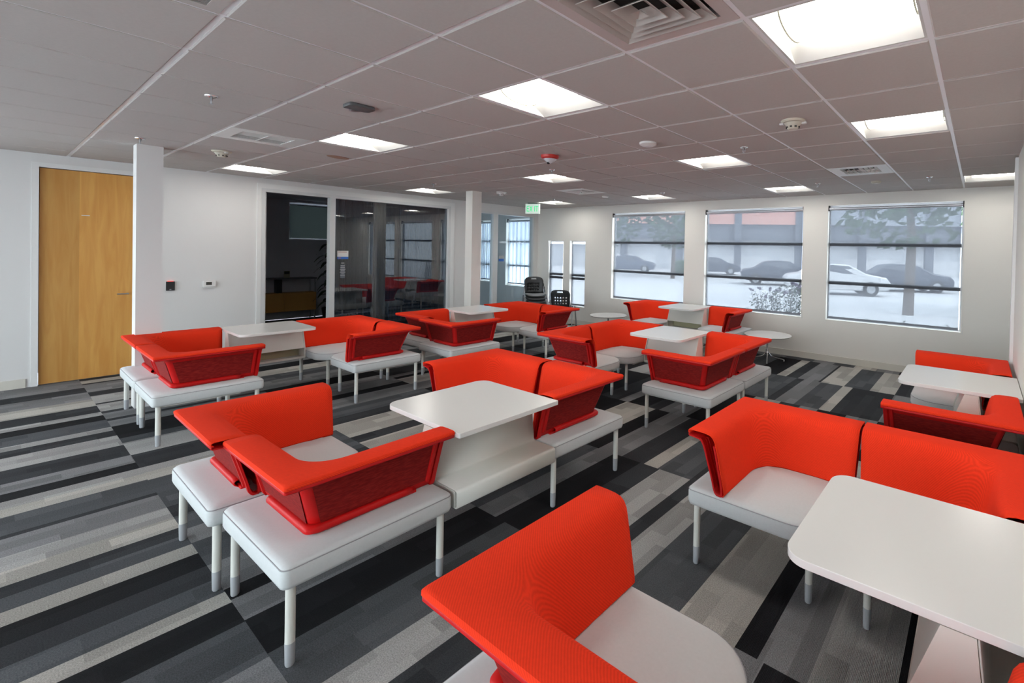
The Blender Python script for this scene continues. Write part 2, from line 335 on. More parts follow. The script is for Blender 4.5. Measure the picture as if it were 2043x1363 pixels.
struct('trim_8', boxes(((.245, 5.56, 0), (.435, 5.64, 2.62))), M_trim)
# baseboards
struct('baseboard_window', boxes(((-8.65, YW-.014, 0), (XR, YW, .10))), M_base)
bm = nb()
for a, b in ((YB, .30), (1.2, 2.34), (5.58, 6.04), (7.76, YW-.014)): box(bm, (XL, a, 0), (XL+.014, b, .10))
struct('baseboard_left', bm, M_base)
struct('baseboard_right', boxes(((.256, YB, 0), (.27, 5.56, .10))), M_base)
# roof slab above
struct('ceiling_slab', boxes(((-13.2, YB-.2, 2.86), (XR+.2, YW+.16, 3.0))), M_slab)

# offices behind the left wall
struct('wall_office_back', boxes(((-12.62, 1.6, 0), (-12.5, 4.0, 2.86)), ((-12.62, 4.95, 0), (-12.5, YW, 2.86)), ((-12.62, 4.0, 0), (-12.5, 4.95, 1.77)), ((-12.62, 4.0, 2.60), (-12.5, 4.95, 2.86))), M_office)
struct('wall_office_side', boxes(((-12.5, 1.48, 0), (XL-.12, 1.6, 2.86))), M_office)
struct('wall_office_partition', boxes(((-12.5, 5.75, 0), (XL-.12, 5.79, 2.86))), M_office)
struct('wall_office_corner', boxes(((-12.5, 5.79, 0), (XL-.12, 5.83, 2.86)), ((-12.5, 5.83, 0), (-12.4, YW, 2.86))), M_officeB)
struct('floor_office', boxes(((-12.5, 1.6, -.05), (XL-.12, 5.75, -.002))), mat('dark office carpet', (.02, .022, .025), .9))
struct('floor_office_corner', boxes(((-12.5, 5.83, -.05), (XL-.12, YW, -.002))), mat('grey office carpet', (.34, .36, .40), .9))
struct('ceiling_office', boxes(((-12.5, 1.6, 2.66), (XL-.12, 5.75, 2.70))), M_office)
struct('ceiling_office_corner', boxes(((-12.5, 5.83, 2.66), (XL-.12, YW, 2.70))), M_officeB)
struct('wall_closet', boxes(((-9.6, .2, 0), (-9.5, 1.48, 2.86)), ((-9.5, .1, 0), (XL-.12, .2, 2.86))), M_office)

# ------------------------------------------------------------------ ceiling grid
P0x, P0y, T = -2.0254, 1.2028, .6096
def gx(i): return P0x + i*T
def gy(j): return P0y + j*T
LIGHTS = {(-1, 1): 'nearest the square air diffuser, over the centre booth', (2, 1): 'largest in view at the upper right of the ceiling',
 (-5, 1): 'beside the small air vent, left of the dark ceiling box', (-10, 1): 'closest to the wall with the wooden door',
 (-10, 5): 'above the sliding glass partition behind the square pillar', (-5, 5): 'just behind the red strobe dome',
 (-9, 9): 'hanging place above and right of the exit sign', (-5, 9): 'in front of the left screened window',
 (-1, 5): 'beside the white-tipped sprinkler, middle of the right ceiling', (-1, 9): 'in front of the middle screened window',
 (2, 4): 'second behind the largest lamp, same ceiling row', (3, 9): 'cut off by the right wall edge, near the right window'}
VENTS = {(-6, 0): 's', (1, 0): 'L', (1, 7): 's', (-6, 7): 'q', (-1, -2): 'g'}
holes = set(LIGHTS) | set(VENTS)
bm = nb(); gap = .011
for i in range(-11, 6):
    for j in range(-8, 12):
        if (i, j) in holes: continue
        x0, x1, y0, y1 = gx(i)+gap, gx(i+1)-gap, gy(j)+gap, gy(j+1)-gap
        x0, x1, y0, y1 = max(x0, XL+.001), min(x1, XR-.001), max(y0, YB+.001), min(y1, YW-.001)
        if x1-x0 < .03 or y1-y0 < .03: continue
        e = .006
        a = [bm.verts.new(p) for p in ((x0, y0, 2.652), (x1, y0, 2.652), (x1, y1, 2.652), (x0, y1, 2.652))]
        b = [bm.verts.new(p) for p in ((x0, y0, ZC), (x1, y0, ZC), (x1, y1, ZC), (x0, y1, ZC))]
        c = [bm.verts.new(p) for p in ((x0+e, y0+e, ZC-.004), (x1-e, y0+e, ZC-.004), (x1-e, y1-e, ZC-.004), (x0+e, y1-e, ZC-.004))]
        for q in range(4):
            r = (q+1) % 4; bm.faces.new((a[q], a[r], b[r], b[q])); bm.faces.new((b[q], b[r], c[r], c[q]))
        bm.faces.new(c)
bmesh.ops.recalc_face_normals(bm, faces=bm.faces[:])
for f in bm.faces:
    if abs(f.normal.z) > .9 and f.normal.z > 0: f.normal_flip()
ceil = struct('ceiling', bm, M_tile)
bm = nb()
for i in range(-10, 6):
    x = gx(i)
    if XL < x < XR: box(bm, (x-gap-.002, YB, 2.6425), (x+gap+.002, YW, 2.652))
for j in range(-7, 12):
    y = gy(j)
    if not YB < y < YW: continue
    for i in range(-11, 6):
        x0, x1 = max(gx(i)+gap, XL), min(gx(i+1)-gap, XR)
        if x1 > x0: box(bm, (x0, y-gap-.002, 2.6432), (x1, y+gap+.002, 2.652))
struct('trim_1', bm, M_tee)

def make_light():
    t = empty('ceiling_light'); s = T-2*gap-.002; h = s/2
    bm = nb()
    def q(a, b, c_, d): bm.faces.new([bm.verts.new(p) for p in (a, b, c_, d)])
    z0, z1 = 0.0, .085; k = h-.16; e = h-.012
    B = [(-h, -h, z0), (h, -h, z0), (h, h, z0), (-h, h, z0)]; Ei = [(-e, -e, z0), (e, -e, z0), (e, e, z0), (-e, e, z0)]
    Kk = [(-e, -k, z1), (e, -k, z1), (e, k, z1), (-e, k, z1)]
    for i in range(4):
        j = (i+1) % 4; q(B[i], B[j], Ei[j], Ei[i])
    q(Ei[0], Ei[1], Kk[1], Kk[0]); q(Ei[2], Ei[3], Kk[3], Kk[2])
    bm.faces.new([bm.verts.new(p) for p in (Ei[1], Ei[2], Kk[2], Kk[1])]); bm.faces.new([bm.verts.new(p) for p in (Ei[3], Ei[0], Kk[0], Kk[3])])
    q(*Kk)
    bmesh.ops.remove_doubles(bm, verts=bm.verts[:], dist=1e-5)
    obj('reflector', bm, M_refl, t)
    bm = nb(); n = 14; a, b = -h+.075, h-.02; ry, rz = .155, .062
    R = []
    for xx in (a, b): R.append([bm.verts.new((xx, ry*math.cos(PI*i/n), .078-rz*math.sin(PI*i/n))) for i in range(n+1)])
    for i in range(n): bm.faces.new((R[0][i], R[0][i+1], R[1][i+1], R[1][i]))
    for r in R: bm.faces.new(r)
    bmesh.ops.recalc_face_normals(bm, faces=bm.faces[:])
    obj('lens', bm, M_lens, t, smooth=True, ang=60)
    mr_ = bpy.data.materials.get('lens rim') or mat('lens rim', (.16, .15, .11), .5)
    for xx in (a, b):
        bm = nb(); tube(bm, [(xx, (ry+.002)*math.cos(PI*i/n), .078-(rz+.002)*math.sin(PI*i/n)) for i in range(n+1)], .004, 5)
        obj('lens_rim', bm, mr_, t)
    for yy in (-ry-.001, ry+.001):
        bm = nb(); tube(bm, [(a, yy, .076), (b, yy, .076)], .0045, 5); obj('lens_seam', bm, mr_, t)
    return t
proto = None
for (i, j), where in LIGHTS.items():
    o = make_light() if proto is None else dup(proto)
    if proto is None: proto = o
    o.location = (gx(i)+T/2, gy(j)+T/2, ZC+.003)
    tag(o, 'recessed square ceiling lamp '+where, 'ceiling light', 'recessed square ceiling lamps')
# air diffusers
def diffuser(i, j, kind, label, m, size=.30, cr=M_whitepl):
    t = empty('air_diffuser', (gx(i)+T/2, gy(j)+T/2, ZC), 0, label, 'air vent')
    h = T/2-gap-.001; s = size
    bm = nb(); P = [(-h, -h), (h, -h), (h, h), (-h, h)]; Q = [(-s, -s), (s, -s), (s, s), (-s, s)]
    va = [bm.verts.new((*p, -.002)) for p in P]; vb = [bm.verts.new((*p, -.002)) for p in Q]; vc = [bm.verts.new((*p, .05)) for p in Q]; vt = [bm.verts.new((*p, .01)) for p in P]
    for q in range(4):
        r = (q+1) % 4; bm.faces.new((va[q], va[r], vb[r], vb[q])); bm.faces.new((vb[q], vb[r], vc[r], vc[q])); bm.faces.new((va[q], vt[q], vt[r], va[r]))
    obj('face_plate', bm, m, t)
    bm = nb(); box(bm, (-s, -s, .05), (s, s, .052)); obj('throat', bm, M_void, t)
    if kind in ('L', 'q'):
        n = 4; k = s*.97
        for a in range(n):
            o_ = k*(1-a/n*.86); w = k/n*.86; zo, zi = (-.008-.006*a, .022-.004*a) if kind == 'L' else (-.002, .03)
            bm = nb(); R = []
            for d, z in ((o_, zo), (o_-w, zi), (o_-w-.003, zi), (o_-.003, zo-.002)):
                R.append([bm.verts.new((x*d, y*d, z)) for x, y in ((-1, -1), (1, -1), (1, 1), (-1, 1))])
            for A, B in zip(R, R[1:]+R[:1]):
                for q in range(4): bm.faces.new((A[q], A[(q+1) % 4], B[(q+1) % 4], B[q]))
            obj('louver_ring', bm, cr, t)
        bm = nb(); d = k*.12
        b = [bm.verts.new((x*d, y*d, -.03)) for x, y in ((-1, -1), (1, -1), (1, 1), (-1, 1))]; a_ = bm.verts.new((0, 0, -.012 if kind == 'L' else 0))
        for q in range(4): bm.faces.new((b[q], b[(q+1) % 4], a_))
        obj('centre_cone', bm, cr, t)
    else:
        for a in range(-3, 4):
            bm = nb(); x = a*s/3.6; k_ = .016*(1 if a >= 0 else -1)
            v = [bm.verts.new(p) for p in ((x, -s, .0), (x, s, .0), (x+k_, s, .024), (x+k_, -s, .024))]; bm.faces.new(v)
            obj('blade', bm, m, t, solid=.003)
        obj('cross_bar', boxes(((-s, -.004, -.001), (s, .004, .004))), m, t)
    return t
M_pink = mat('pinkish grey plate', (.53, .45, .43), .6)
diffuser(-6, 0, 's', 'small bladed air vent left of a lamp, part white and part grey frame', M_whitepl, .19)
diffuser(1, 0, 'L', 'large four-way square diffuser with nested louvres at the top edge', M_pink, .235, mat('taupe louvre', (.46, .42, .39), .5))
diffuser(1, 7, 's', 'white bladed air vent in front of the right screened window', M_whitepl, .19)
diffuser(-6, 7, 'q', 'far white-framed square vent with a dark centre near the exit sign', M_whitepl, .20)
t = empty('return_grille', (gx(-1)+T/2, gy(-2)+T/2, ZC), 0, 'ribbed dark return-air grille at the upper left corner of the ceiling', 'air vent')
h = T/2-gap-.001; s = h-.05
bm = nb()
for a, b in (((-h, -h, -.002), (h, -s, .01)), ((-h, s, -.002), (h, h, .01)), ((-h, -s, -.002), (-s, s, .01)), ((s, -s, -.002), (h, s, .01))): box(bm, a, b)
obj('frame', bm, M_tile, t)
obj('throat', boxes(((-s, -s, .03), (s, s, .032))), M_void, t)
bm = nb()
for a in range(34):
    x = -s+(a+.5)*2*s/34; box(bm, (x-.0045, -s, 0), (x+.0045, s, .012))
obj('slat', bm, mat('grille slat', (.30, .29, .28), .5), t)

# ------------------------------------------------------------------ windows
M_sill = mat('window frame paint', (.70, .71, .73), .4)
def window(n, x0, x1, z0, z1, mull, yy=YW):
    w = empty('window_%d' % n, ((x0+x1)/2, yy+.07, z0)); w['kind'] = 'structure'
    def loc(bm): bmesh.ops.translate(bm, verts=bm.verts[:], vec=(-(x0+x1)/2, -(yy+.07), -z0)); return bm
    y0, y1 = yy+.085, yy+.13; f = .02
    obj('window_frame', loc(boxes(((x0, y0, z0), (x0+f, y1, z1)), ((x1-f, y0, z0), (x1, y1, z1)), ((x0+f, y0, z0), (x1-f, y1, z0+f)), ((x0+f, y0, z1-f), (x1-f, y1, z1)))), M_sill, w)
    obj('glass_pane', loc(boxes(((x0+f, yy+.098, z0+f), (x1-f, yy+.102, z1-f)))), M_glass, w)
    for z in mull: obj('mullion', loc(boxes(((x0+f, yy+.06, z-.025), (x1-f, yy+.12, z+.025)))), M_mullion, w)
    return w
for n, (x0, x1, z0, z1) in enumerate(WIN): window(n+1, x0, x1, z0, z1, [1.85, 1.245])
for n, (x0, x1, z0, z1) in enumerate(SMALL): window(n+4, x0, x1, z0, z1, [1.10, 1.02])
for n, (x0, x1, z0, z1) in enumerate(OFF): window(n+6, x0, x1, z0, z1, [1.85, 1.245])
for n, (x0, x1, z0, z1) in enumerate(BACKW): window(n+9, x0, x1, z0, z1, [1.85], YB-.15)
w = empty('window_12', (XL-.06, -1.825, .3)); w['kind'] = 'structure'
obj('window_frame', boxes(((-.03, -1.075, 0), (.03, -1.035, 2.2)), ((-.03, 1.035, 0), (.03, 1.075, 2.2)), ((-.03, -1.035, 0), (.03, 1.035, .04)), ((-.03, -1.035, 2.16), (.03, 1.035, 2.2))), M_sill, w)
obj('glass_pane', boxes(((-.002, -1.035, .04), (.002, 1.035, 2.16))), M_glass, w)
def blind(x0, x1, z0, z1, label, roller=True, yy=YW+.045, wave=0, m=None, g=(.045, .012, .03)):
    t = empty('roller_blind', ((x0+x1)/2, yy, z1), 0, label, 'window blind', 'solar-screen roller blinds')
    w = x1-x0; a, b = -w/2+g[0], w/2-g[1]; zb = z0-z1+g[2]
    bm = nb(); n = 60 if wave else 1
    pr = [(a+(b-a)*i/n, wave*math.sin(i*1.9)*math.sin(i*.37+1) if wave else 0) for i in range(n+1)]
    for p, q in zip(pr, pr[1:]): bm.faces.new([bm.verts.new(v) for v in ((p[0], p[1], zb), (q[0], q[1], zb), (q[0], q[1], -.075), (p[0], p[1], -.075))])
    bmesh.ops.remove_doubles(bm, verts=bm.verts[:], dist=1e-5)
    obj('screen_fabric', bm, m or M_blind, t, smooth=bool(wave))
    bm = nb(); box(bm, (a, -.006, zb-.012), (b, .006, zb+.022)); obj('hem_bar', bm, M_rail, t)
    if roller:
        bm = nb(); tube(bm, [(-w/2+.014, 0, -.052), (w/2-.014, 0, -.052)], .027, 16); obj('roller_tube', bm, M_roller, t, smooth=True)
        for x in (-w/2+.007, w/2-.007): obj('bracket', boxes(((x-.006, -.03, -.085), (x+.006, .03, -.0))), M_slot, t)
    return t
b1 = blind(*WIN[0], 'roller blind of the left large window, above the back red booth seats')
b2 = blind(*WIN[1], 'roller blind of the middle large window, behind it a flowering shrub', g=(.035, .02, .03))
b3 = blind(*WIN[2], 'roller blind of the right large window, nearest the right wall', g=(.02, .03, .03))
for b_, w in ((b2, 1.795), (b3, 1.782)):
    bm = nb(); tube(bm, [(w/2+.0, -.05, -.05), (w/2+.012, -.052, -.8), (w/2+.02, -.05, -1.79)], .0022, 5); obj('pull_chain', bm, M_whitepl, b_)
    bm = nb(); cbox(bm, (w/2+.02, -.05, -1.80), (.012, .012, .05)); obj('chain_weight', bm, M_whitepl, b_)
blind(*SMALL[0], 'narrow blind of the left small window behind the stacked black chairs', False, g=(.01, .05, .01))
blind(*SMALL[1], 'narrow blind of the right small window behind the single black chair', False, g=(.03, .025, .03))
blind(*OFF[0], 'pleated-looking sheer blind seen through the corner glass office', True, wave=.03, m=M_curtL, g=(.05, .012, .05))
blind(*OFF[1], 'partly hidden sheer blind in the glass office, beside the square pillar', True, wave=.03, m=M_curtL, g=(.03, .012, .04))
# office rear window and its blind
w = empty('window_8', (-12.56, 4.47, 1.77)); w['kind'] = 'structure'
obj('window_frame', boxes(((-.04, -.47, 0), (0, -.43, .83)), ((-.04, .43, 0), (0, .48, .83)), ((-.04, -.43, 0), (0, .43, .03)), ((-.04, -.43, .8), (0, .43, .83))), M_sill, w)
obj('glass_pane', boxes(((-.02, -.43, .03), (-.017, .43, .8))), M_glass, w)
t = empty('roller_blind', (-12.53, 4.475, 2.60), 0, 'dark green-grey blind of the small window in the dim office', 'window blind')
obj('screen_fabric', boxes(((0, -.455, -.80), (.002, .47, -.06))), sheer('dim screen fabric', (.04, .052, .044), .05), t)
bm = nb(); tube(bm, [(.0, -.46, -.045), (.0, .47, -.045)], .018, 12); obj('roller_tube', bm, M_roller, t)

# ------------------------------------------------------------------ left wall: door, glass partitions, devices
d = empty('door_1', (XL, .385, 0)); d['kind'] = 'structure'
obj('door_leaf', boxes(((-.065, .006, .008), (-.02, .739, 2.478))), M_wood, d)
bm = nb(); tube(bm, [(-.02, .695, 1.01), (.035, .695, 1.01), (.04, .66, 1.01), (.04, .60, 1.01)], .008, 8); obj('door_handle', bm, M_steel, d)
obj('label_plate', boxes(((-.0195, .315, 1.955), (-.018, .38, 1.965))), M_whitepl, d)
bm = nb()
box(bm, (0, -.05, 0), (.012, 0, 2.535)); box(bm, (0, .745, 0), (.012, .79, 2.535)); box(bm, (0, 0, 2.485), (.012, .745, 2.535))
obj('door_frame', bm, M_trim, d)
# glass partition frames
M_alu = mat('satin white frame', (.66, .67, .67), .35)
d = empty('door_2', (XL, 2.42, 0)); d['kind'] = 'structure'
obj('door_frame', boxes(((-.12, 0, 0), (.015, .05, 2.49)), ((-.12, 3.03, 0), (.015, 3.08, 2.49)), ((-.12, .05, 2.44), (.015, 3.03, 2.49)), ((-.10, .91, 0), (.012, .99, 2.44)), ((-.12, .99, 0), (.01, 3.03, .06))), M_alu, d)
obj('casing', boxes(((0, -.05, 0), (.018, 0, 2.56)), ((0, 3.08, 0), (.018, 3.16, 2.56)), ((0, 0, 2.49), (.018, 3.08, 2.56))), M_trim, d)
obj('glass_pane', boxes(((-.055, .99, .06), (-.045, 2.07, 2.44)), ((-.055, 2.074, .06), (-.045, 3.03, 2.44))), M_glassp, d)
obj('track', boxes(((-.09, .055, 0), (-.07, .085, 2.44))), M_alu, d)
d = empty('door_3', (XL, 6.10, 0)); d['kind'] = 'structure'
obj('door_frame', boxes(((-.12, 0, 0), (.012, .05, 2.46)), ((-.12, 1.56, 0), (.012, 1.60, 2.46)), ((-.12, .05, 2.42), (.012, 1.56, 2.46)), ((-.10, .43, 0), (.01, .55, 2.42))), M_alu, d)
obj('glass_pane', boxes(((-.055, .05, .03), (-.045, .43, 2.42)), ((-.055, .55, .03), (-.045, .95, 2.42)), ((-.055, .955, .03), (-.045, 1.56, 2.42))), glass('pale partition glass', (.93, .98, 1.0), 1.0), d)
# sheer curtain behind the dark glass
t = empty('curtain', (XL-.35, 4.5, 0), 0, 'dark blue-grey sheer curtain hanging behind the reflective office glass', 'curtain')
bm = nb(); n = 220
pr = [(.035*math.sin(i*.55)+.012*math.sin(i*1.7), -.95+1.9*i/n) for i in range(n+1)]
va = [bm.verts.new((x, y, .06)) for x, y in pr]; vb = [bm.verts.new((x, y, 2.60)) for x, y in pr]
for i in range(n): bm.faces.new((va[i], va[i+1], vb[i+1], vb[i]))
obj('curtain_cloth', bm, M_curt, t, smooth=True, ang=90)
obj('curtain_rail', boxes(((-.02, -.98, 2.60), (.02, 1.2, 2.64))), M_alu, t)
# signs on glass
t = empty('door_sign', (XL-.038, 3.55, 1.505), 0, 'white and blue notice stuck on the dark glass beside the frame', 'sign')
obj('paper', boxes(((-.006, -.085, -.03), (-.003, .085, .07))), M_whitepl, t)
obj('blue_band', boxes(((-.006, -.085, -.07), (-.003, .085, -.03))), M_blue, t)
obj('print_line', boxes(((-.003, -.07, .045), (-.0025, .06, .053)), ((-.003, -.07, -.055), (-.0025, -.03, -.045))), mat('reddish print', (.45, .2, .16), .6), t)
t = empty('glass_decal', (XL-.038, 3.55, 1.25), 0, 'grey text decal on the dark glass below the blue notice', 'decal')
obj('decal_film', boxes(((-.006, -.035, -.13), (-.005, .035, .09))), mat('grey translucent film', (.13, .15, .18), .7), t)
for k_, (w_, z_) in enumerate(((.024, .12), (.030, .075), (.034, .045), (.045, .015), (.03, -.01), (.045, -.035), (.02, -.06), (.035, -.085))): obj('text_line', boxes(((-.005, -w_, z_-.006), (-.004, w_, z_+.004))), bpy.data.materials.get('pale decal text') or mat('pale decal text', (.42, .44, .46), .6), t)
t = empty('door_sign', (XL-.038, 6.79, 1.44), 0, 'small grey and blue room sign on the corner office glass', 'sign')
obj('paper', boxes(((-.006, -.07, 0), (-.003, .07, .07))), mat('grey paper', (.4, .42, .42), .6), t)
obj('blue_band', boxes(((-.006, -.07, -.06), (-.003, .07, 0))), M_blue, t)
# card reader / thermostat
t = empty('card_reader', (XL, 1.46, 1.09), 0, 'small black wall reader with a red top light beside the pillar', 'card reader')
obj('casing', boxes(((0, -.042, -.065), (.02, .042, .055))), M_black, t, bev=.004)
obj('status_light', boxes(((.003, -.028, .055), (.018, .028, .062))), mat('red light strip', (.7, .1, .1), .4, emit=(1, .1, .08), es=.8), t)
obj('keyhole_badge', boxes(((.02, -.01, -.055), (.021, .008, -.045))), M_foot, t)
t = empty('thermostat', (XL, 1.845, 1.095), 0, 'white wall thermostat with a small dark display', 'thermostat')
obj('casing', boxes(((0, -.07, -.04), (.028, .07, .045))), M_whitepl, t, bev=.008)
obj('display', boxes(((.028, -.035, -.012), (.029, .025, .028))), mat('lcd display', (.05, .06, .05), .3), t)
obj('base_flap', boxes(((.01, -.062, -.052), (.024, .062, -.04))), M_whitepl, t)

# pillars
struct('trim_2', boxes(((-6.98, .90, 0), (-6.81, 1.09, ZC-.004))), M_wallL)
bm = nb(); box(bm, (-7.16, 4.83, 0), (-6.975, 5.01, ZC-.004)); struct('trim_3', bm, M_wall)

# ------------------------------------------------------------------ office things
t = empty('credenza', (-12.18, 3.95, 0), 0, 'golden brown cabinet with a metal-framed shelf, in the dim office', 'credenza')
obj('cabinet_body', boxes(((-.30, -.75, .20), (.0, .48, .60))), M_gold, t)
obj('cabinet_door', boxes(((0, -.74, .215), (.015, -.13, .585)), ((0, -.12, .215), (.015, .47, .585))), M_gold, t)
bm = nb()
for y in (-.73, .46):
    for x in (-.28, -.02): box(bm, (x-.012, y-.012, 0), (x+.012, y+.012, .92))
obj('metal_frame', bm, M_steel, t)
obj('shelf_top', boxes(((-.31, -.76, .90), (.01, .49, .925))), mat('grey shelf', (.10, .10, .11), .5), t)
t = empty('picture_card', (-12.28, 3.9, .925), .1, 'small standing picture card on the office shelf', 'card')
obj('card', boxes(((-.006, -.055, 0), (.0, .055, .15))), mat('pale yellowish card', (.38, .36, .25), .7), t)
obj('dark_print', boxes(((.0, -.05, .085), (.001, .05, .145))), M_slot, t)
tag(obj('desk_speaker', boxes(((-12.38, 3.70, .602), (-12.22, 3.80, .896))), M_black, bev=.01), 'tall black box standing under the office shelf', 'speaker')
t = empty('potted_plant', (-11.5, 4.46, 0), 0, 'dark leafy tall plant behind the glass door mullion', 'plant')
bm = nb(); lathe(bm, [(0, 0), (.13, 0), (.17, .3), (.16, .31), (.14, .28), (0, .28)]); obj('pot', bm, M_black, t, smooth=True)
bm = nb(); tube(bm, smoothpath([(0, 0, .28), (.02, .01, .8), (-.01, 0, 1.3), (.02, 0, 1.6)]), [.015]*19, 6); obj('stem', bm, M_leaf, t)
bm = nb(); r2 = random.Random(3)
for k_ in range(46):
    z = .35+1.35*k_/46; a = k_*2.4; le = .24+.1*r2.random(); w_ = .045
    dx, dy = math.cos(a), math.sin(a); pts = []
    for q in range(7):
        u = q/6; c_ = Vector((dx*le*u, dy*le*u, z+.22*u-.34*u*u)); ww = w_*math.sin(PI*min(1, u*.95+.05))
        pts.append((c_+Vector((-dy, dx, 0))*ww, c_-Vector((-dy, dx, 0))*ww+Vector((0, 0, .01))))
    vs = [(bm.verts.new(p), bm.verts.new(q)) for p, q in pts]
    for (p, q), (r_, s_) in zip(vs, vs[1:]): bm.faces.new((p, q, s_, r_))
obj('foliage', bm, M_leaf, t)

# ------------------------------------------------------------------ ceiling devices
def sprinkler(x, y, label):
    t = empty('sprinkler', (x, y, ZC-.004), 0, label, 'sprinkler', 'ceiling sprinklers')
    bm = nb(); lathe(bm, [(.012, -.012), (.034, -.006), (.036, 0), (0, 0)]); obj('escutcheon', bm, M_chrome, t, smooth=True)
    bm = nb(); cyl(bm, (0, 0), .008, -.03, -.008, 10); tube(bm, [(-.012, 0, -.012), (-.012, 0, -.035), (0, 0, -.05)], .0025, 6); tube(bm, [(.012, 0, -.012), (.012, 0, -.035), (0, 0, -.05)], .0025, 6)
    obj('head', bm, M_steel, t)
    bm = nb(); cyl(bm, (0, 0), .014, -.053, -.050, 14); obj('deflector', bm, M_steel, t)
    return t
sp0 = sprinkler(-4.12, .88, 'sprinkler on a white disc left of the dark ceiling box')
for (x, y, lb) in ((-6.42, .87, 'sprinkler directly above the pillar by the wooden door'), (-4.21, 4.0, 'sprinkler just below the red strobe dome'),
    (-1.75, 4.0, 'sprinkler right of the white disc, between two lamps'), (-1.78, 6.5, 'sprinkler left of the white vent near the right window'),
    (-4.21, 6.45, 'sprinkler above the left screened window'), (-6.77, 4.01, 'sprinkler above the dark sliding glass'),
    (-6.66, 6.38, 'sprinkler above the exit sign lamp'), (-.51, 6.55, 'sprinkler right of the white vent, above the right window')):
    o = dup(sp0); o.location = (x, y, ZC-.004); o['label'] = lb
def detector(x, y, label, cream=False):
    t = empty('smoke_detector', (x, y, ZC-.004), 0, label, 'smoke detector')
    m = M_cream if cream else M_whitepl
    bm = nb(); lathe(bm, [(0, -.018), (.075, -.016), (.085, -.006), (.085, 0), (0, 0)]); obj('base', bm, m, t, smooth=True)
    bm = nb(); lathe(bm, [(0, -.062), (.03, -.062), (.038, -.056), (.048, -.034), (.062, -.018), (0, -.018)]); obj('chamber', bm, m, t, smooth=True)
    bm = nb()
    for k_ in range(8):
        a = k_*PI/4; cbox(bm, (.042*math.cos(a), .042*math.sin(a), -.048), (.013, .013, .008))
    obj('vent_slot', bm, M_slot, t)
    bm = nb()
    for s_ in (-1, 1): cbox(bm, (s_*.073, s_*.02, -.02), (.03, .025, .012))
    obj('side_tab', bm, M_whitepl, t)
    return t
detector(-1.11, 3.38, 'cream smoke detector, largest, between the lamps on the right ceiling', True)
detector(-6.52, 1.48, 'smoke detector in front of the wooden door wall, left ceiling', True)
detector(-6.68, 5.19, 'small smoke detector right of the square pillar top')
def disc(x, y, r, label, name='ceiling_sensor', m=M_whitepl, h=.028):
    t = empty(name, (x, y, ZC-.004), 0, label, 'ceiling sensor')
    bm = nb(); lathe(bm, [(0, -h), (r*.75, -h), (r, -h*.6), (r, 0), (0, 0)]); obj('cover', bm, m, t, smooth=True)
    bm = nb(); lathe(bm, [(0, -h-.004), (r*.3, -h-.003), (r*.35, -h), (0, -h)]); obj('lens_cap', bm, M_whitepl, t)
disc(-2.40, 3.42, .075, 'flat white round sensor between the red dome and the cream detector')
disc(-5.40, 6.42, .06, 'small round sensor near the far square vent')
disc(-1.10, 6.65, .06, 'small brownish sensor behind the white vent', m=M_cream)
t = empty('strobe_alarm', (-3.60, 3.39, ZC-.004), 0, 'red fire strobe with a clear pointed dome on the ceiling', 'fire alarm')
bm = nb(); lathe(bm, [(0, -.035), (.07, -.035), (.088, -.024), (.092, 0), (0, 0)]); obj('housing', bm, M_smoke, t, smooth=True)
bm = nb(); lathe(bm, [(.0, -.082), (.02, -.078), (.068, -.036), (0, -.035)]); obj('dome', bm, mat('frosted clear dome', (.62, .64, .68), .15), t, smooth=True)
obj('flash_tube', boxes(((-.01, -.03, -.088), (.01, -.01, -.036))), M_slot, t)
t = empty('ceiling_box', (-3.5, 1.515, ZC-.004), math.radians(90), 'dark grey oblong device mounted flat on the ceiling', 'ceiling device')
bm = nb(); prism(bm, rrect(-.085, -.075, .085, .055, (.02, .03, .03, .02)), -.022, 0, .005); obj('housing', bm, M_dgrey, t, smooth=True)
obj('connector', boxes(((-.02, .055, -.022), (.03, .10, -.004)), ((-.012, .10, -.018), (.022, .112, -.006))), M_steel, t)
t = empty('tile_stain', (-5.74, 2.28, ZC-.004), math.radians(20), 'brownish oval stain on a ceiling tile', 'stain')
bm = nb(); lathe(bm, [(0, -.004), (.12, -.004), (.125, 0), (0, 0)]); bmesh.ops.scale(bm, verts=bm.verts[:], vec=(.62, 1, 1)); obj('plate', bm, M_stain, t)  # brown stain of the tile, built as a thin raised oval, no real plate
# exit sign
t = empty('exit_sign', (-7.62, 6.72, ZC-.004), math.radians(28), 'glowing white EXIT sign with green letters hanging in the far left corner', 'exit sign')
obj('canopy', boxes(((-.10, -.03, -.02), (.10, .03, 0))), M_dgrey, t)
obj('sign_panel', boxes(((-.155, -.012, -.225), (.155, .012, -.02))), M_exit, t, bev=.003)
bm = nb()
def letter(bm, bars, ox, s=.105, y=-.0135):
    for (a, b, c_, d_) in bars: box(bm, (ox+a*s, y, -.18+b*s*1.1), (ox+c_*s, y+.001, -.18+d_*s*1.1))
st = .13
letter(bm, [(0, 0, st, 1), (st, 0, .5, st), (st, .44, .45, .56), (st, 1-st, .5, 1)], -.125)
letter(bm, [(.18, 0, .32, 1)], .022); letter(bm, [(.0, 1-st, .62, 1), (.24, 0, .38, 1-st)], .062)
for s_ in (1, -1):
    x0 = -.064; v = [bm.verts.new(p) for p in ((x0+(0 if s_ > 0 else .05), -.0135, -.18), (x0+(.016 if s_ > 0 else .066), -.0135, -.18), (x0+(.066 if s_ > 0 else .016), -.0135, -.0645), (x0+(.05 if s_ > 0 else 0), -.0135, -.0645))]; bm.faces.new(v)
obj('letters', bm, M_exitg, t)

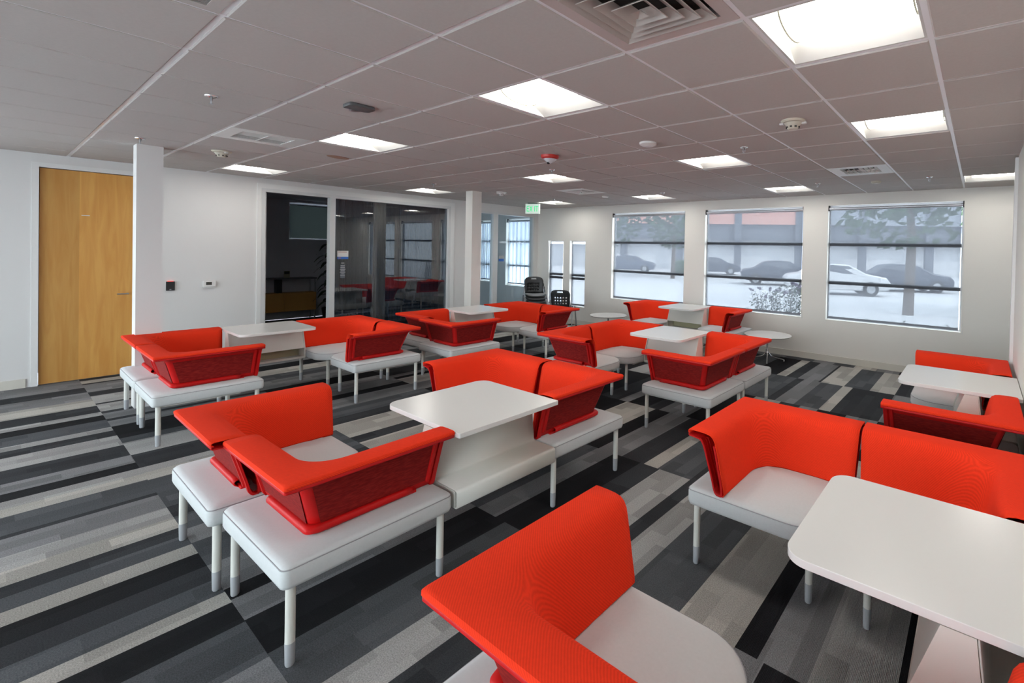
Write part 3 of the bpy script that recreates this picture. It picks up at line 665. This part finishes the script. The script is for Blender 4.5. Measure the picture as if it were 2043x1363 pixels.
# ------------------------------------------------------------------ lounge chair (footprint .75, back corner at the origin)
WC = .75
FAB = [(.006, .7165, .012), (.001, .7165, .010), (-.002, .719, .010), (-.002, .7275, .010), (.002, .7325, .014), (.012, .734, .03), (.06, .7345, .09), (.10, .733, .13), (.125, .728, .155), (.142, .716, .17), (.154, .695, .18), (.165, .65, .185), (.178, .59, .185), (.192, .52, .18), (.205, .46, .17), (.208, .435, .165), (.200, .424, .16)]
SHE = [(.010, .7145, .012), (.002, .7140, .010), (.000, .7115, .010), (.000, .704, .010), (.004, .7005, .012), (.03, .699, .02), (.058, .695, .025), (.076, .686, .03), (.088, .670, .03), (.098, .64, .032), (.115, .58, .035), (.135, .51, .04), (.150, .455, .045), (.158, .434, .05), (.172, .424, .06), (.200, .424, .16)]
DS = .015
FAB = [(d+DS, z, R) for d, z, R in FAB]; SHE = [(d+DS, z, R) for d, z, R in SHE]
def endpos(z, lo=.738, hi=.749):
    return lo + (hi-lo)*max(0, min(1, (z-.43)/.27))
def plan(d, z, R, e, na=12, ns=9):
    P = []
    for i in range(ns): P.append((d, e+(d+R-e)*i/ns, z))
    for i in range(na+1):
        a = PI+i*PI/2/na; P.append((d+R+R*math.cos(a), d+R+R*math.sin(a), z))
    for i in range(1, ns+1): P.append((d+R+(e-d-R)*i/ns, d, z))
    return P
def sweep(bm, prof, round_end=True):
    rows_ = []
    for (d, z, R) in prof:
        e = endpos(z)
        rows_.append([bm.verts.new(p) for p in plan(d, z, R, e)])
    for a, b in zip(rows_, rows_[1:]):
        for i in range(len(a)-1): bm.faces.new((a[i], a[i+1], b[i+1], b[i]))
    return rows_
seat_P = rrect(.006, .006, WC-.006, WC-.006, (.03, .03, .21, .03), 9)
def make_chair():
    t = empty('lounge_chair')
    # seat cushion
    bm = nb(); rings = []; cx = cy = .40
    for ins, z in ((.03, .326), (.006, .331), (.0, .345), (.0, .395), (.005, .410), (.016, .419), (.04, .4235)):
        ring = []
        for x, y in seat_P:
            dx, dy = x-cx, y-cy; dd = math.hypot(dx, dy); k_ = (dd-ins)/dd; ring.append(bm.verts.new((cx+dx*k_, cy+dy*k_, z)))
        rings.append(ring)
    for f_ in (.80, .6, .4, .2):
        ring = []
        for x, y in seat_P:
            dx, dy = x-cx, y-cy; X, Y = cx+dx*f_, cy+dy*f_
            bump = max(0, min(1, (X-.20)/.12))*max(0, min(1, (Y-.20)/.12)); e = min(1, (1-f_)/.45)
            ring.append(bm.verts.new((X, Y, .4245+.022*bump*e)))
        rings.append(ring)
    n = len(seat_P)
    for a, b in zip(rings, rings[1:]):
        for i in range(n): bm.faces.new((a[i], a[(i+1) % n], b[(i+1) % n], b[i]))
    bm.faces.new(rings[0][::-1]); cv = bm.verts.new((cx, cy, .4465))
    for i in range(n): bm.faces.new((rings[-1][i], rings[-1][(i+1) % n], cv))
    s = obj('seat', bm, M_seat, t, smooth=True, ang=60)
    bm = nb(); Q = []
    for x, y in seat_P+[seat_P[0]]:
        dx, dy = x-cx, y-cy; dd = math.hypot(dx, dy); k_ = (dd-.003)/dd; Q.append((cx+dx*k_, cy+dy*k_, .4075))
    tube(bm, Q, .0026, 6, False); obj('piping', bm, M_pipe, s)
    obj('underframe', boxes(((.05, .05, .312), (.58, .70, .328))), M_leg, t)
    # fabric skin of the back
    bm = nb(); sweep(bm, FAB); bmesh.ops.recalc_face_normals(bm, faces=bm.faces[:])
    b = obj('backrest', bm, M_red, t, smooth=True, ang=42, solid=.004)
    # outer shell, moulded plastic with woven panels
    bm = nb(); sweep(bm, SHE); bmesh.ops.recalc_face_normals(bm, faces=bm.faces[:])
    sh = obj('back_shell', bm, M_redpl, t, smooth=True, ang=42, solid=.004)
    for sw in (0, 1):
        bm = nb(); pr = [(.092, .660), (.098, .64), (.115, .58), (.135, .51), (.1475, .464)]; off = -.006
        vs = []
        for (d_, z) in pr:
            d_ += DS; a0, a1 = d_+.034, endpos(z)-.062
            pts = [(d_+off, a0+(a1-a0)*i/8, z) for i in range(9)]
            vs.append([bm.verts.new(p if not sw else (p[1], p[0], p[2])) for p in pts])
        for A, B in zip(vs, vs[1:]):
            for i in range(8): bm.faces.new((A[i], A[i+1], B[i+1], B[i]))
        obj('woven_panel', bm, M_redmesh, sh)
    # end ribs, bottom lip, clips
    for sw in (0, 1):
        bm = nb()
        def q3(p): return p if not sw else (p[1], p[0], p[2])
        # end loop: outer strip, U bend and inner strip closing the open end
        path = [(.066, .697), (.084, .672), (.098, .63), (.118, .56), (.138, .49), (.150, .442), (.160, .426), (.174, .419), (.186, .424), (.190, .440), (.183, .50), (.169, .565), (.156, .63), (.146, .675)]
        P3 = smoothpath([(d_+DS, endpos(z)-.004, z) for d_, z in path], 3)
        secs = []
        for i, p in enumerate(P3):
            t_ = (P3[min(i+1, len(P3)-1)]-P3[max(i-1, 0)]).normalized(); nx = Vector((-t_.z, 0, t_.x))
            hw = .0055; dep = .022
            secs.append([p+nx*hw, p-nx*hw, p-nx*hw+Vector((0, -dep, 0)), p+nx*hw+Vector((0, -dep, 0))])
        V = [[bm.verts.new(q3(tuple(v))) for v in s_] for s_ in secs]
        for A, B in zip(V, V[1:]):
            for i in range(4): bm.faces.new((A[i], A[(i+1) % 4], B[(i+1) % 4], B[i]))
        bm.faces.new(V[0]); bm.faces.new(V[-1][::-1]); bmesh.ops.recalc_face_normals(bm, faces=bm.faces[:])
        obj('end_loop', bm, M_redpl, sh, smooth=True, ang=50)
        bm = nb()
        # vertical rib set in from the end
        e0 = .062
        R_ = [(.080, .690), (.094, .645), (.112, .585), (.132, .515), (.146, .46)]
        A = [[bm.verts.new(q3((d_+DS-k1, endpos(z)-k2, z))) for k1, k2 in ((-.006, e0), (.012, e0-.006), (.012, e0-.020), (-.006, e0-.026))] for d_, z in R_]
        for a, b_ in zip(A, A[1:]):
            for i in range(3): bm.faces.new((a[i], a[i+1], b_[i+1], b_[i]))
        bmesh.ops.recalc_face_normals(bm, faces=bm.faces[:]); obj('rib', bm, M_redpl, sh, solid=.002)
    bm = nb(); prof = [(.150, .466, .045), (.128, .462, .04), (.122, .452, .04), (.124, .440, .04), (.140, .428, .045), (.165, .426, .06)]
    rows_ = []
    for (d_, z, R) in prof: rows_.append([bm.verts.new(p) for p in plan(d_+DS, z, R, .60)])
    for a, b_ in zip(rows_, rows_[1:]):
        for i in range(len(a)-1): bm.faces.new((a[i], a[i+1], b_[i+1], b_[i]))
    bmesh.ops.recalc_face_normals(bm, faces=bm.faces[:]); obj('bottom_lip', bm, M_redpl, sh, smooth=True, ang=50, solid=.004)
    for (x, y) in ((.185, .60), (.60, .185), (.185, .25), (.25, .185)):
        w_, h_ = (.035, .065) if x < y else (.065, .035)
        bm = nb(); cbox(bm, (x-(.012 if x < y else 0), y-(.012 if y < x else 0), .429), (w_, h_, .018)); obj('mounting_foot', bm, M_redpl, sh, bev=.004)
    for (x, y) in ((.05, .05), (.70, .05), (.05, .70), (.625, .625)):
        bm = nb(); cyl(bm, (x, y), .0175, .092, .330, 18); lg = obj('leg', bm, M_leg, t, smooth=True)
        bm = nb(); lathe(bm, [(0, 0), (.014, 0), (.0165, .006), (.0182, .09), (.0182, .094), (0, .094)], (x, y, 0), 18); obj('foot_sleeve', bm, M_foot, lg, smooth=True)
    return t
chair0 = make_chair(); used = [False]
GR = 'red-backed grey lounge chairs of the booths'
def chair(x, y, corner, label, turn=0):
    rz = {'--': 0, '+-': PI/2, '++': PI, '-+': -PI/2}[corner]
    o = chair0 if not used[0] else dup(chair0)
    used[0] = True; o.location = (x, y, 0); o.rotation_euler = (0, 0, rz+math.radians(turn))
    tag(o, label, 'lounge chair', GR); return o
def make_table():
    """outer long edge on the local x axis, top reaches inward to +y"""
    t = empty('booth_table'); hw = .35
    bm = nb(); prism(bm, rrect(-hw, -.02, hw, .745, (.008, .008, .075, .075), 8), .700, .7265); obj('table_top', bm, M_top, t, bev=.002)
    # stepped base with upright panel: profile in (y, z) extruded along x
    prof = [(.40, .330), (.004, .330), (.0, .334), (.0, .408), (.003, .417), (.012, .421), (.185, .421), (.196, .425), (.200, .436), (.230, .700), (.244, .700), (.214, .434), (.40, .434)]
    bm = nb(); R = []
    prof = [(.40, .330), (.006, .330), (.0, .336), (.0, .406), (.004, .416), (.014, .421), (.182, .421), (.194, .425), (.200, .436), (.228, .700)]
    for x in (-hw+.004, hw-.004): R.append([bm.verts.new((x, y, z)) for y, z in prof])
    for i in range(len(prof)-1): bm.faces.new((R[0][i], R[1][i], R[1][i+1], R[0][i+1]))
    bmesh.ops.recalc_face_normals(bm, faces=bm.faces[:])
    obj('base_panel', bm, M_hutch, t, smooth=True, ang=50, solid=.005)
    bm = nb(); vv = [bm.verts.new(p) for p in ((-hw+.010, .385, .445), (hw-.010, .385, .445), (hw-.010, .30, .700), (-hw+.010, .30, .700))]; bm.faces.new(vv)
    obj('inner_panel', bm, M_hutch, t, solid=.006)
    for s_ in (-1, 1):
        x = s_*(hw-.006)
        bm = nb(); P = [(.01, .334), (.40, .334), (.40, .44), (.312, .698), (.232, .698), (.205, .44), (.19, .418), (.012, .418)]
        A = [bm.verts.new((x-.005, y, z)) for y, z in P]; B = [bm.verts.new((x+.005, y, z)) for y, z in P]
        bm.faces.new(A); bm.faces.new(B[::-1])
        for i in range(len(P)): bm.faces.new((A[i], A[(i+1) % len(P)], B[(i+1) % len(P)], B[i]))
        bmesh.ops.recalc_face_normals(bm, faces=bm.faces[:]); obj('side_flange', bm, M_hutch, t)
    obj('front_lip', boxes(((-hw+.01, .39, .330), (hw-.01, .402, .352))), M_hutch, t)
    obj('tray_back', boxes(((-hw+.012, .21, .336), (hw-.012, .216, .44))), mat('yellowish tray wall', (.50, .47, .30), .6), t)
    for s_ in (-1, 1):
        bm = nb(); cbox(bm, (s_*.16, .42, .693), (.05, .10, .014)); obj('bracket', bm, M_chrome, t)
    return t
table0 = make_table(); tused = [False]
def btable(x, y, side, label, sx=1):
    rz = {'+x': PI/2, '-x': -PI/2, '+y': PI, '-y': 0}[side]
    o = table0 if not tused[0] else dup(table0)
    tused[0] = True; o.location = (x, y, 0); o.rotation_euler = (0, 0, rz)
    tag(o, label, 'table', 'white booth tables'); return o
# centre booth
chair(-3.66, .62, '--', 'front left chair of the centre booth, red back with its flat corner at far left')
chair(-2.148, .675, '+-', 'nearest chair of the centre booth, its whole grey bench and red outer shell in view', 1.0)
btable(-2.16, 1.78, '+x', 'white table of the centre booth, its stepped base facing the camera')
chair(-2.18, 2.885, '++', 'centre booth chair behind the table, its grey bench end nearest the right foreground')
chair(-3.70, 2.865, '-+', 'back left chair of the centre booth, mostly hidden behind the white table top')
# left booth by the wooden door
chair(-6.90, .80, '--', 'leftmost chair of all, beside the pillar and the wooden door')
chair(-5.37, .80, '+-', 'second chair from the left, with the red outer shell facing forward near the wooden door')
btable(-6.88, 1.905, '-x', 'white table of the left booth, joined between two red backs below the thermostat')
chair(-5.30, 3.03, '++', 'left booth chair whose short red shell stands alone on a grey bench in mid view')
chair(-6.82, 3.01, '-+', 'left booth chair right of its white table, back against the dark glass')
# far booth in front of the square pillar
chair(-6.70, 3.40, '--', 'far booth chair at left in front of the dark sliding glass')
chair(-5.18, 3.32, '+-', 'far booth chair with its red corner pointing at the camera, below the square pillar')
btable(-6.72, 4.50, '-x', 'white table of the far booth, at the foot of the square pillar')
chair(-5.22, 5.66, '++', 'far booth chair nearest the stacked black chairs, right end')
chair(-6.74, 5.66, '-+', 'far booth chair behind its table, back toward the glass office')
# middle-right booth
chair(-4.07, 3.66, '--', 'left front chair of the middle right booth, with a red flat arm tip pointing left')
chair(-4.055, 5.165, '-+', 'left rear chair of the middle right booth, beside its white table')
btable(-2.95, 5.12, '+y', 'white table of the middle right booth, in front of the window booth')
chair(-1.85, 3.66, '+-', 'front chair of the middle right booth, its red basket-like corner facing the camera')
chair(-1.85, 5.16, '++', 'right rear chair of the middle right booth, next to the round table')
# foreground right booth
chair(-1.25, .70, '--', 'foreground chair at the bottom edge, largest red back in the picture')
chair(.26, .70, '+-', 'chair cut off at the bottom right corner, only a red back edge showing')
btable(.25, 1.85, '+x', 'white table of the foreground right booth, biggest table top in view')
chair(.25, 2.965, '++', 'rear right chair of the foreground booth, its red back cut by the right frame edge')
chair(-1.26, 2.965, '-+', 'rear left chair of the foreground booth, with a red loop end over its grey bench')
# booth at the right wall
chair(.25, 3.385, '+-', 'chair at the right wall with a dark red woven shell facing the camera')
btable(.245, 4.49, '+x', 'narrow-looking white table at the right wall, with a bright window reflection')
chair(.25, 5.60, '++', 'chair at the right wall behind its table, under the right window')
# booth at the windows
chair(-5.29, 7.60, '-+', 'left chair of the window booth, under the left large window')
btable(-4.185, 7.58, '+y', 'white table of the window booth, between the left and middle windows')
chair(-3.08, 7.60, '++', 'right chair of the window booth, under the middle large window')

# ------------------------------------------------------------------ round side tables
def round_table(x, y, label, rz=0):
    t = empty('round_table', (x, y, 0), rz, label, 'side table', 'low round side tables')
    bm = nb(); lathe(bm, [(0, .385), (.34, .385), (.362, .398), (.365, .404), (.360, .407), (0, .407)], n=56); obj('table_top', bm, M_top, t, smooth=True, ang=30)
    bm = nb(); lathe(bm, [(0, .386), (.09, .386), (.09, .378), (.02, .37), (.016, .34), (.016, .16), (.022, .13), (.03, .12), (0, .11)], n=20); obj('post', bm, M_chrome, t, smooth=True)
    for k_ in range(4):
        a = k_*PI/2+.35; dx, dy = math.cos(a), math.sin(a)
        P = smoothpath([(.012*dx, .012*dy, .17), (.025*dx, .025*dy, .11), (.07*dx, .07*dy, .062), (.15*dx, .15*dy, .040), (.235*dx, .235*dy, .026), (.262*dx, .262*dy, .022)], 4)
        bm = nb(); tube(bm, P, [.013-.005*i/(len(P)-1) for i in range(len(P))], 8); l_ = obj('leg', bm, M_chrome, t, smooth=True)
        bm = nb(); cyl(bm, (.257*dx, .257*dy), .010, 0, .022, 12); obj('glide', bm, M_foot, l_)
    return t
round_table(-2.70, 7.26, 'low round white table on chrome splayed legs, right of the window booth')
round_table(-5.93, 7.22, 'low round white table left of the window booth, its legs hidden behind a red back')

# ------------------------------------------------------------------ black stacking chairs
def make_stacker():
    t = empty('stacking_chair')
    # back shell: curved rounded panel with a handle slot
    bm = nb(); nx, nz = 14, 12; g = {}
    for i in range(nx+1):
        for k_ in range(nz+1):
            u, v = i/nx*2-1, k_/nz
            w_ = .215*(1-.12*(1-v))*(1 if v < .75 else math.sqrt(max(0, 1-((v-.75)/.25)**2*.35)))
            g[i, k_] = bm.verts.new((u*w_, .20-.055*(1-u*u)*-1+.04*v-.0, .47+.36*v-.03*abs(u)**4*(1 if v > .8 else 0)))
    for i in range(nx):
        for k_ in range(nz):
            if k_ == nz-2 and 5 <= i <= 8: continue                      # hand slot
            if 2 <= k_ <= 7 and 2 <= i <= 11 and i % 2 == 0 and k_ % 2 == 0: continue   # ventilation openings
            bm.faces.new((g[i, k_], g[i+1, k_], g[i+1, k_+1], g[i, k_+1]))
    obj('backrest', bm, M_black, t, smooth=True, solid=.010)
    bm = nb(); g = {}
    for i in range(13):
        for k_ in range(13):
            u, v = i/6-1, k_/6-1; x, y = u*math.sqrt(1-v*v*.4)*.225, v*math.sqrt(1-u*u*.4)*.22
            g[i, k_] = bm.verts.new((x, y-.01, .445+.02*(u*u*.6)-.018*max(0, -v)**3))
    for i in range(12):
        for k_ in range(12): bm.faces.new((g[i, k_], g[i+1, k_], g[i+1, k_+1], g[i, k_+1]))
    s = obj('seat', bm, M_black, t, smooth=True, solid=.018)
    bm = nb(); v = {}
    for i in range(13):
        for k_ in range(13):
            u, w_ = i/6-1, k_/6-1; x, y = u*math.sqrt(1-w_*w_*.4)*.205, w_*math.sqrt(1-u*u*.4)*.20
            v[i, k_] = bm.verts.new((x, y-.01, .460+.02*(u*u*.6)-.018*max(0, -w_)**3))
    for i in range(12):
        for k_ in range(12): bm.faces.new((v[i, k_], v[i+1, k_], v[i+1, k_+1], v[i, k_+1]))
    obj('seat_pad', bm, M_greyseat, s, smooth=True, solid=.008)
    for sx in (-1, 1):
        P = smoothpath([(sx*.255, .26, .012), (sx*.245, .17, .30), (sx*.235, .13, .43), (sx*.225, .0, .435), (sx*.235, -.16, .43), (sx*.255, -.24, .012)], 5)
        bm = nb(); tube(bm, P, .011, 8); obj('leg_frame', bm, M_steel, t, smooth=True)
        bm = nb(); tube(bm, smoothpath([(sx*.235, .14, .44), (sx*.215, .22, .50), (sx*.205, .25, .62)], 5), .010, 8); obj('back_support', bm, M_steel, t, smooth=True)
        bm = nb()
        for y in (.26, -.24): cyl(bm, (sx*.255, y), .014, 0, .02, 10)
        obj('glide', bm, M_black, t)
    return t
ch = make_stacker(); ch.location = (-7.27, 7.30, 0); ch.rotation_euler = (0, 0, math.radians(-148))
tag(ch, 'single black stacking chair standing right of the stack, handle slot in its back', 'stacking chair', 'black stacking chairs')
nm = ['lowest', 'second from the floor', 'third from the floor', 'topmost']
for k_ in range(4):
    o = dup(ch); o.location = (-7.92+.015*k_, 7.16-.035*k_, .075*k_); o.rotation_euler = (0, 0, math.radians(55))
    o['label'] = 'black chair in the stack by the corner glass office, ' + nm[k_]

# ------------------------------------------------------------------ outside
M_pave = noisy(mat('bright pavement', rough=.9), (.62, .62, .64), .06, .6, 0)
M_bw = mat('stucco base', (.66, .66, .68), .9); M_bo = mat('salmon stucco', (.60, .30, .24), .9); M_bd = mat('shaded storefront', (.12, .13, .16), .6); M_bg = mat('grey fascia', (.28, .30, .34), .9)
M_tree = noisy(mat('tree foliage', rough=.9), (.05, .09, .045), .3, 3, 0); M_bark = mat('bark', (.12, .09, .07), .9)
struct('ground', boxes(((-70, -40, -.35), (40, 75, -.15))), M_pave)
t = empty('building', (-14, 50, -.15), math.radians(25), 'salmon and grey commercial building across the parking lot', 'building')
obj('wall', boxes(((-34, 0, 0), (30, 12, 3.2))), M_bw, t); obj('storefront_band', boxes(((-34, -1.2, 3.2), (30, 12, 4.8))), M_bd, t)
obj('fascia', boxes(((-34, -1.6, 4.8), (-2, 12, 9.5))), M_bo, t); obj('grey_fascia', boxes(((-2, -1.6, 4.8), (30, 12, 9.5))), M_bg, t)
bm = nb()
for x in range(-32, 30, 6): box(bm, (x, -1.7, 0), (x+.7, -1.2, 9.5))
obj('pilaster', bm, M_bd, t)
def car(x, y, rz, col, label):
    t = empty('car', (x, y, -.15), rz, label, 'car', 'parked cars')
    bm = nb(); P = [(-2.2, .35), (-2.25, .7), (-2.1, .88), (-1.5, .98), (-.95, 1.36), (-.3, 1.44), (.5, 1.40), (1.2, 1.02), (2.05, .86), (2.25, .62), (2.2, .3), (1.75, .25), (-1.75, .25)]
    A = [bm.verts.new((px, -.85 if z > 1.1 else -.92, z)) for px, z in P]; B = [bm.verts.new((px, .85 if z > 1.1 else .92, z)) for px, z in P]
    bm.faces.new(A); bm.faces.new(B[::-1])
    for i in range(len(P)): bm.faces.new((A[i], A[(i+1) % len(P)], B[(i+1) % len(P)], B[i]))
    bmesh.ops.recalc_face_normals(bm, faces=bm.faces[:]); obj('body', bm, col, t, bev=.06)
    bm = nb()
    for sy_ in (-.90, .90):
        v = [bm.verts.new((px, sy_*(.985), z)) for px, z in ((-1.35, 1.0), (-.88, 1.32), (-.25, 1.38), (.45, 1.34), (1.0, 1.0))]; bm.faces.new(v if sy_ < 0 else v[::-1])
    obj('side_window', bm, M_bd, t)
    for wx in (-1.4, 1.4):
        for sy_ in (-.86, .86):
            bm = nb(); tube(bm, [(wx, sy_-.1, .33), (wx, sy_+.1, .33)], .33, 18); w_ = obj('wheel', bm, M_black, t)
            bm = nb(); tube(bm, [(wx, sy_-.11, .33), (wx, sy_+.11, .33)], .19, 14); obj('hubcap', bm, M_steel, w_)
    return t
M_car1 = mat('blue-grey car paint', (.10, .12, .17), .3, .3); M_car2 = mat('dark car paint', (.06, .07, .10), .3, .3); M_car3 = mat('white car paint', (.7, .7, .72), .3)
car(-24.5, 32.5, math.radians(30), M_car1, 'blue-grey saloon car outside, seen through the left window')
car(-18.3, 36.0, math.radians(30), M_car2, 'dark car outside, at the left side of the middle window')
car(-5.6, 23.5, math.radians(25), M_car3, 'white car outside, seen low through the right window')
car(-3.4, 28.5, math.radians(25), M_car2, 'dark car behind the white car, seen through the right window')
car(-9.6, 27.5, math.radians(25), M_car2, 'dark car outside, at the right side of the middle window')
def tree(x, y, h, r, label, seed, trunk=True):
    t = empty('tree', (x, y, -.15), 0, label, 'tree', 'trees outside the windows'); rr = random.Random(seed)
    bm = nb(); tube(bm, [(0, 0, 0), (.05, 0, h*.35), (-.05, .05, h*.6)], [.16, .13, .08], 8); obj('trunk', bm, M_bark, t)
    bm = nb()
    for k_ in range(900):
        while True:
            p = Vector((rr.uniform(-1, 1), rr.uniform(-1, 1), rr.uniform(-1, 1)))
            if p.length < 1: break
        c_ = Vector((p.x*r, p.y*r, h*.66+p.z*h*.34)); s_ = .10+.14*rr.random(); a = Vector((rr.uniform(-1, 1), rr.uniform(-1, 1), rr.uniform(-1, 1))).normalized(); b_ = a.orthogonal().normalized(); a2 = a.cross(b_)
        bm.faces.new([bm.verts.new(c_+b_*s_), bm.verts.new(c_+a2*s_*.6), bm.verts.new(c_-b_*s_), bm.verts.new(c_-a2*s_*.6)])
    obj('crown', bm, M_tree, t); return t
tree(-21.5, 26.0, 6.4, 2.6, 'green tree seen in the upper part of the left window', 1)
tree(-17.0, 27.5, 6.0, 2.0, 'smaller green tree at the right side of the left window', 2)
tree(-1.8, 17.0, 6.5, 2.8, 'leafy tree seen through the upper right window', 3)
tree(3.6, 18.6, 6.2, 2.3, 'leafy tree at the right edge of the right window', 4)
for k_, (x, y) in enumerate(((-19.6, 32.8), (-17.6, 31.9))):
    bm = nb(); lathe(bm, [(0, 0), (.6, 0), (.72, .5), (.6, 1.05), (0, 1.2)], (0, 0, 0), 16)
    o = obj('shrub', bm, M_tree, smooth=True); o.location = (x, y, -.15)
    tag(o, ('left' if k_ == 0 else 'right')+' clipped round bush right of the blue-grey car outside', 'bush', 'clipped bushes by the car park')
t = empty('flowering_shrub', (-3.0, 8.75, -.15), 0, 'airy flowering shrub just outside the middle window', 'shrub')
bm = nb(); bl = nb(); bf = nb(); rr = random.Random(9)
for k_ in range(60):
    a = rr.uniform(0, 2*PI); x = rr.uniform(-.55, .62); y = rr.uniform(-.25, .25); h_ = .95+.22*rr.random()+.12*(x > -.1)
    P = [Vector((x*.5, y*.5, 0)), Vector((x*.8, y, h_*.55)), Vector((x+.06*math.cos(a), y+.06*math.sin(a), h_))]
    tube(bm, P, [.006, .004, .002], 4)
    for q in range(16):
        u = rr.uniform(.55, 1); c_ = P[1].lerp(P[2], max(0, (u-.5)*2)); c_ = c_+Vector((rr.uniform(-.06, .06), rr.uniform(-.06, .06), rr.uniform(-.03, .03))); s_ = .018+.014*rr.random()
        a2 = Vector((rr.uniform(-1, 1), rr.uniform(-1, 1), rr.uniform(-1, 1))).normalized(); b2_ = a2.orthogonal().normalized(); c2 = a2.cross(b2_)
        bl.faces.new([bl.verts.new(c_+b2_*s_), bl.verts.new(c_+c2*s_*.55), bl.verts.new(c_-b2_*s_), bl.verts.new(c_-c2*s_*.55)])
    if k_ % 4 == 0:
        for q in range(5):
            c_ = P[2]+Vector((rr.uniform(-.03, .03), rr.uniform(-.03, .03), rr.uniform(-.02, .03)+.03)); bmesh.ops.create_icosphere(bf, subdivisions=1, radius=.022, matrix=Matrix.Translation(c_))
obj('stems', bm, M_bark, t); obj('leaves', bl, M_tree, t); obj('flowers', bf, mat('dull purple bloom', (.20, .16, .26), .8), t)
for k_, x in enumerate((-1.75, -1.05, -.35)):
    bm = nb(); rr = random.Random(40+k_)
    for q in range(380):
        a, r_ = rr.uniform(0, 2*PI), .33*math.sqrt(rr.random()); z = rr.uniform(0, .58*(1-(r_/.36)**2)+.1)
        c_ = Vector((r_*math.cos(a), r_*.6*math.sin(a), z)); s_ = .03+.02*rr.random(); a2 = Vector((rr.uniform(-1, 1), rr.uniform(-1, 1), rr.uniform(-1, 1))).normalized(); b2_ = a2.orthogonal().normalized(); c2 = a2.cross(b2_)
        bm.faces.new([bm.verts.new(c_+b2_*s_), bm.verts.new(c_+c2*s_*.6), bm.verts.new(c_-b2_*s_), bm.verts.new(c_-c2*s_*.6)])
    o = obj('hedge_plant', bm, M_tree); o.location = (x, 9.7, -.15)
    tag(o, ('left', 'middle', 'right')[k_]+' low green plant at the foot of the right window outside', 'bush', 'low plants outside the right window')
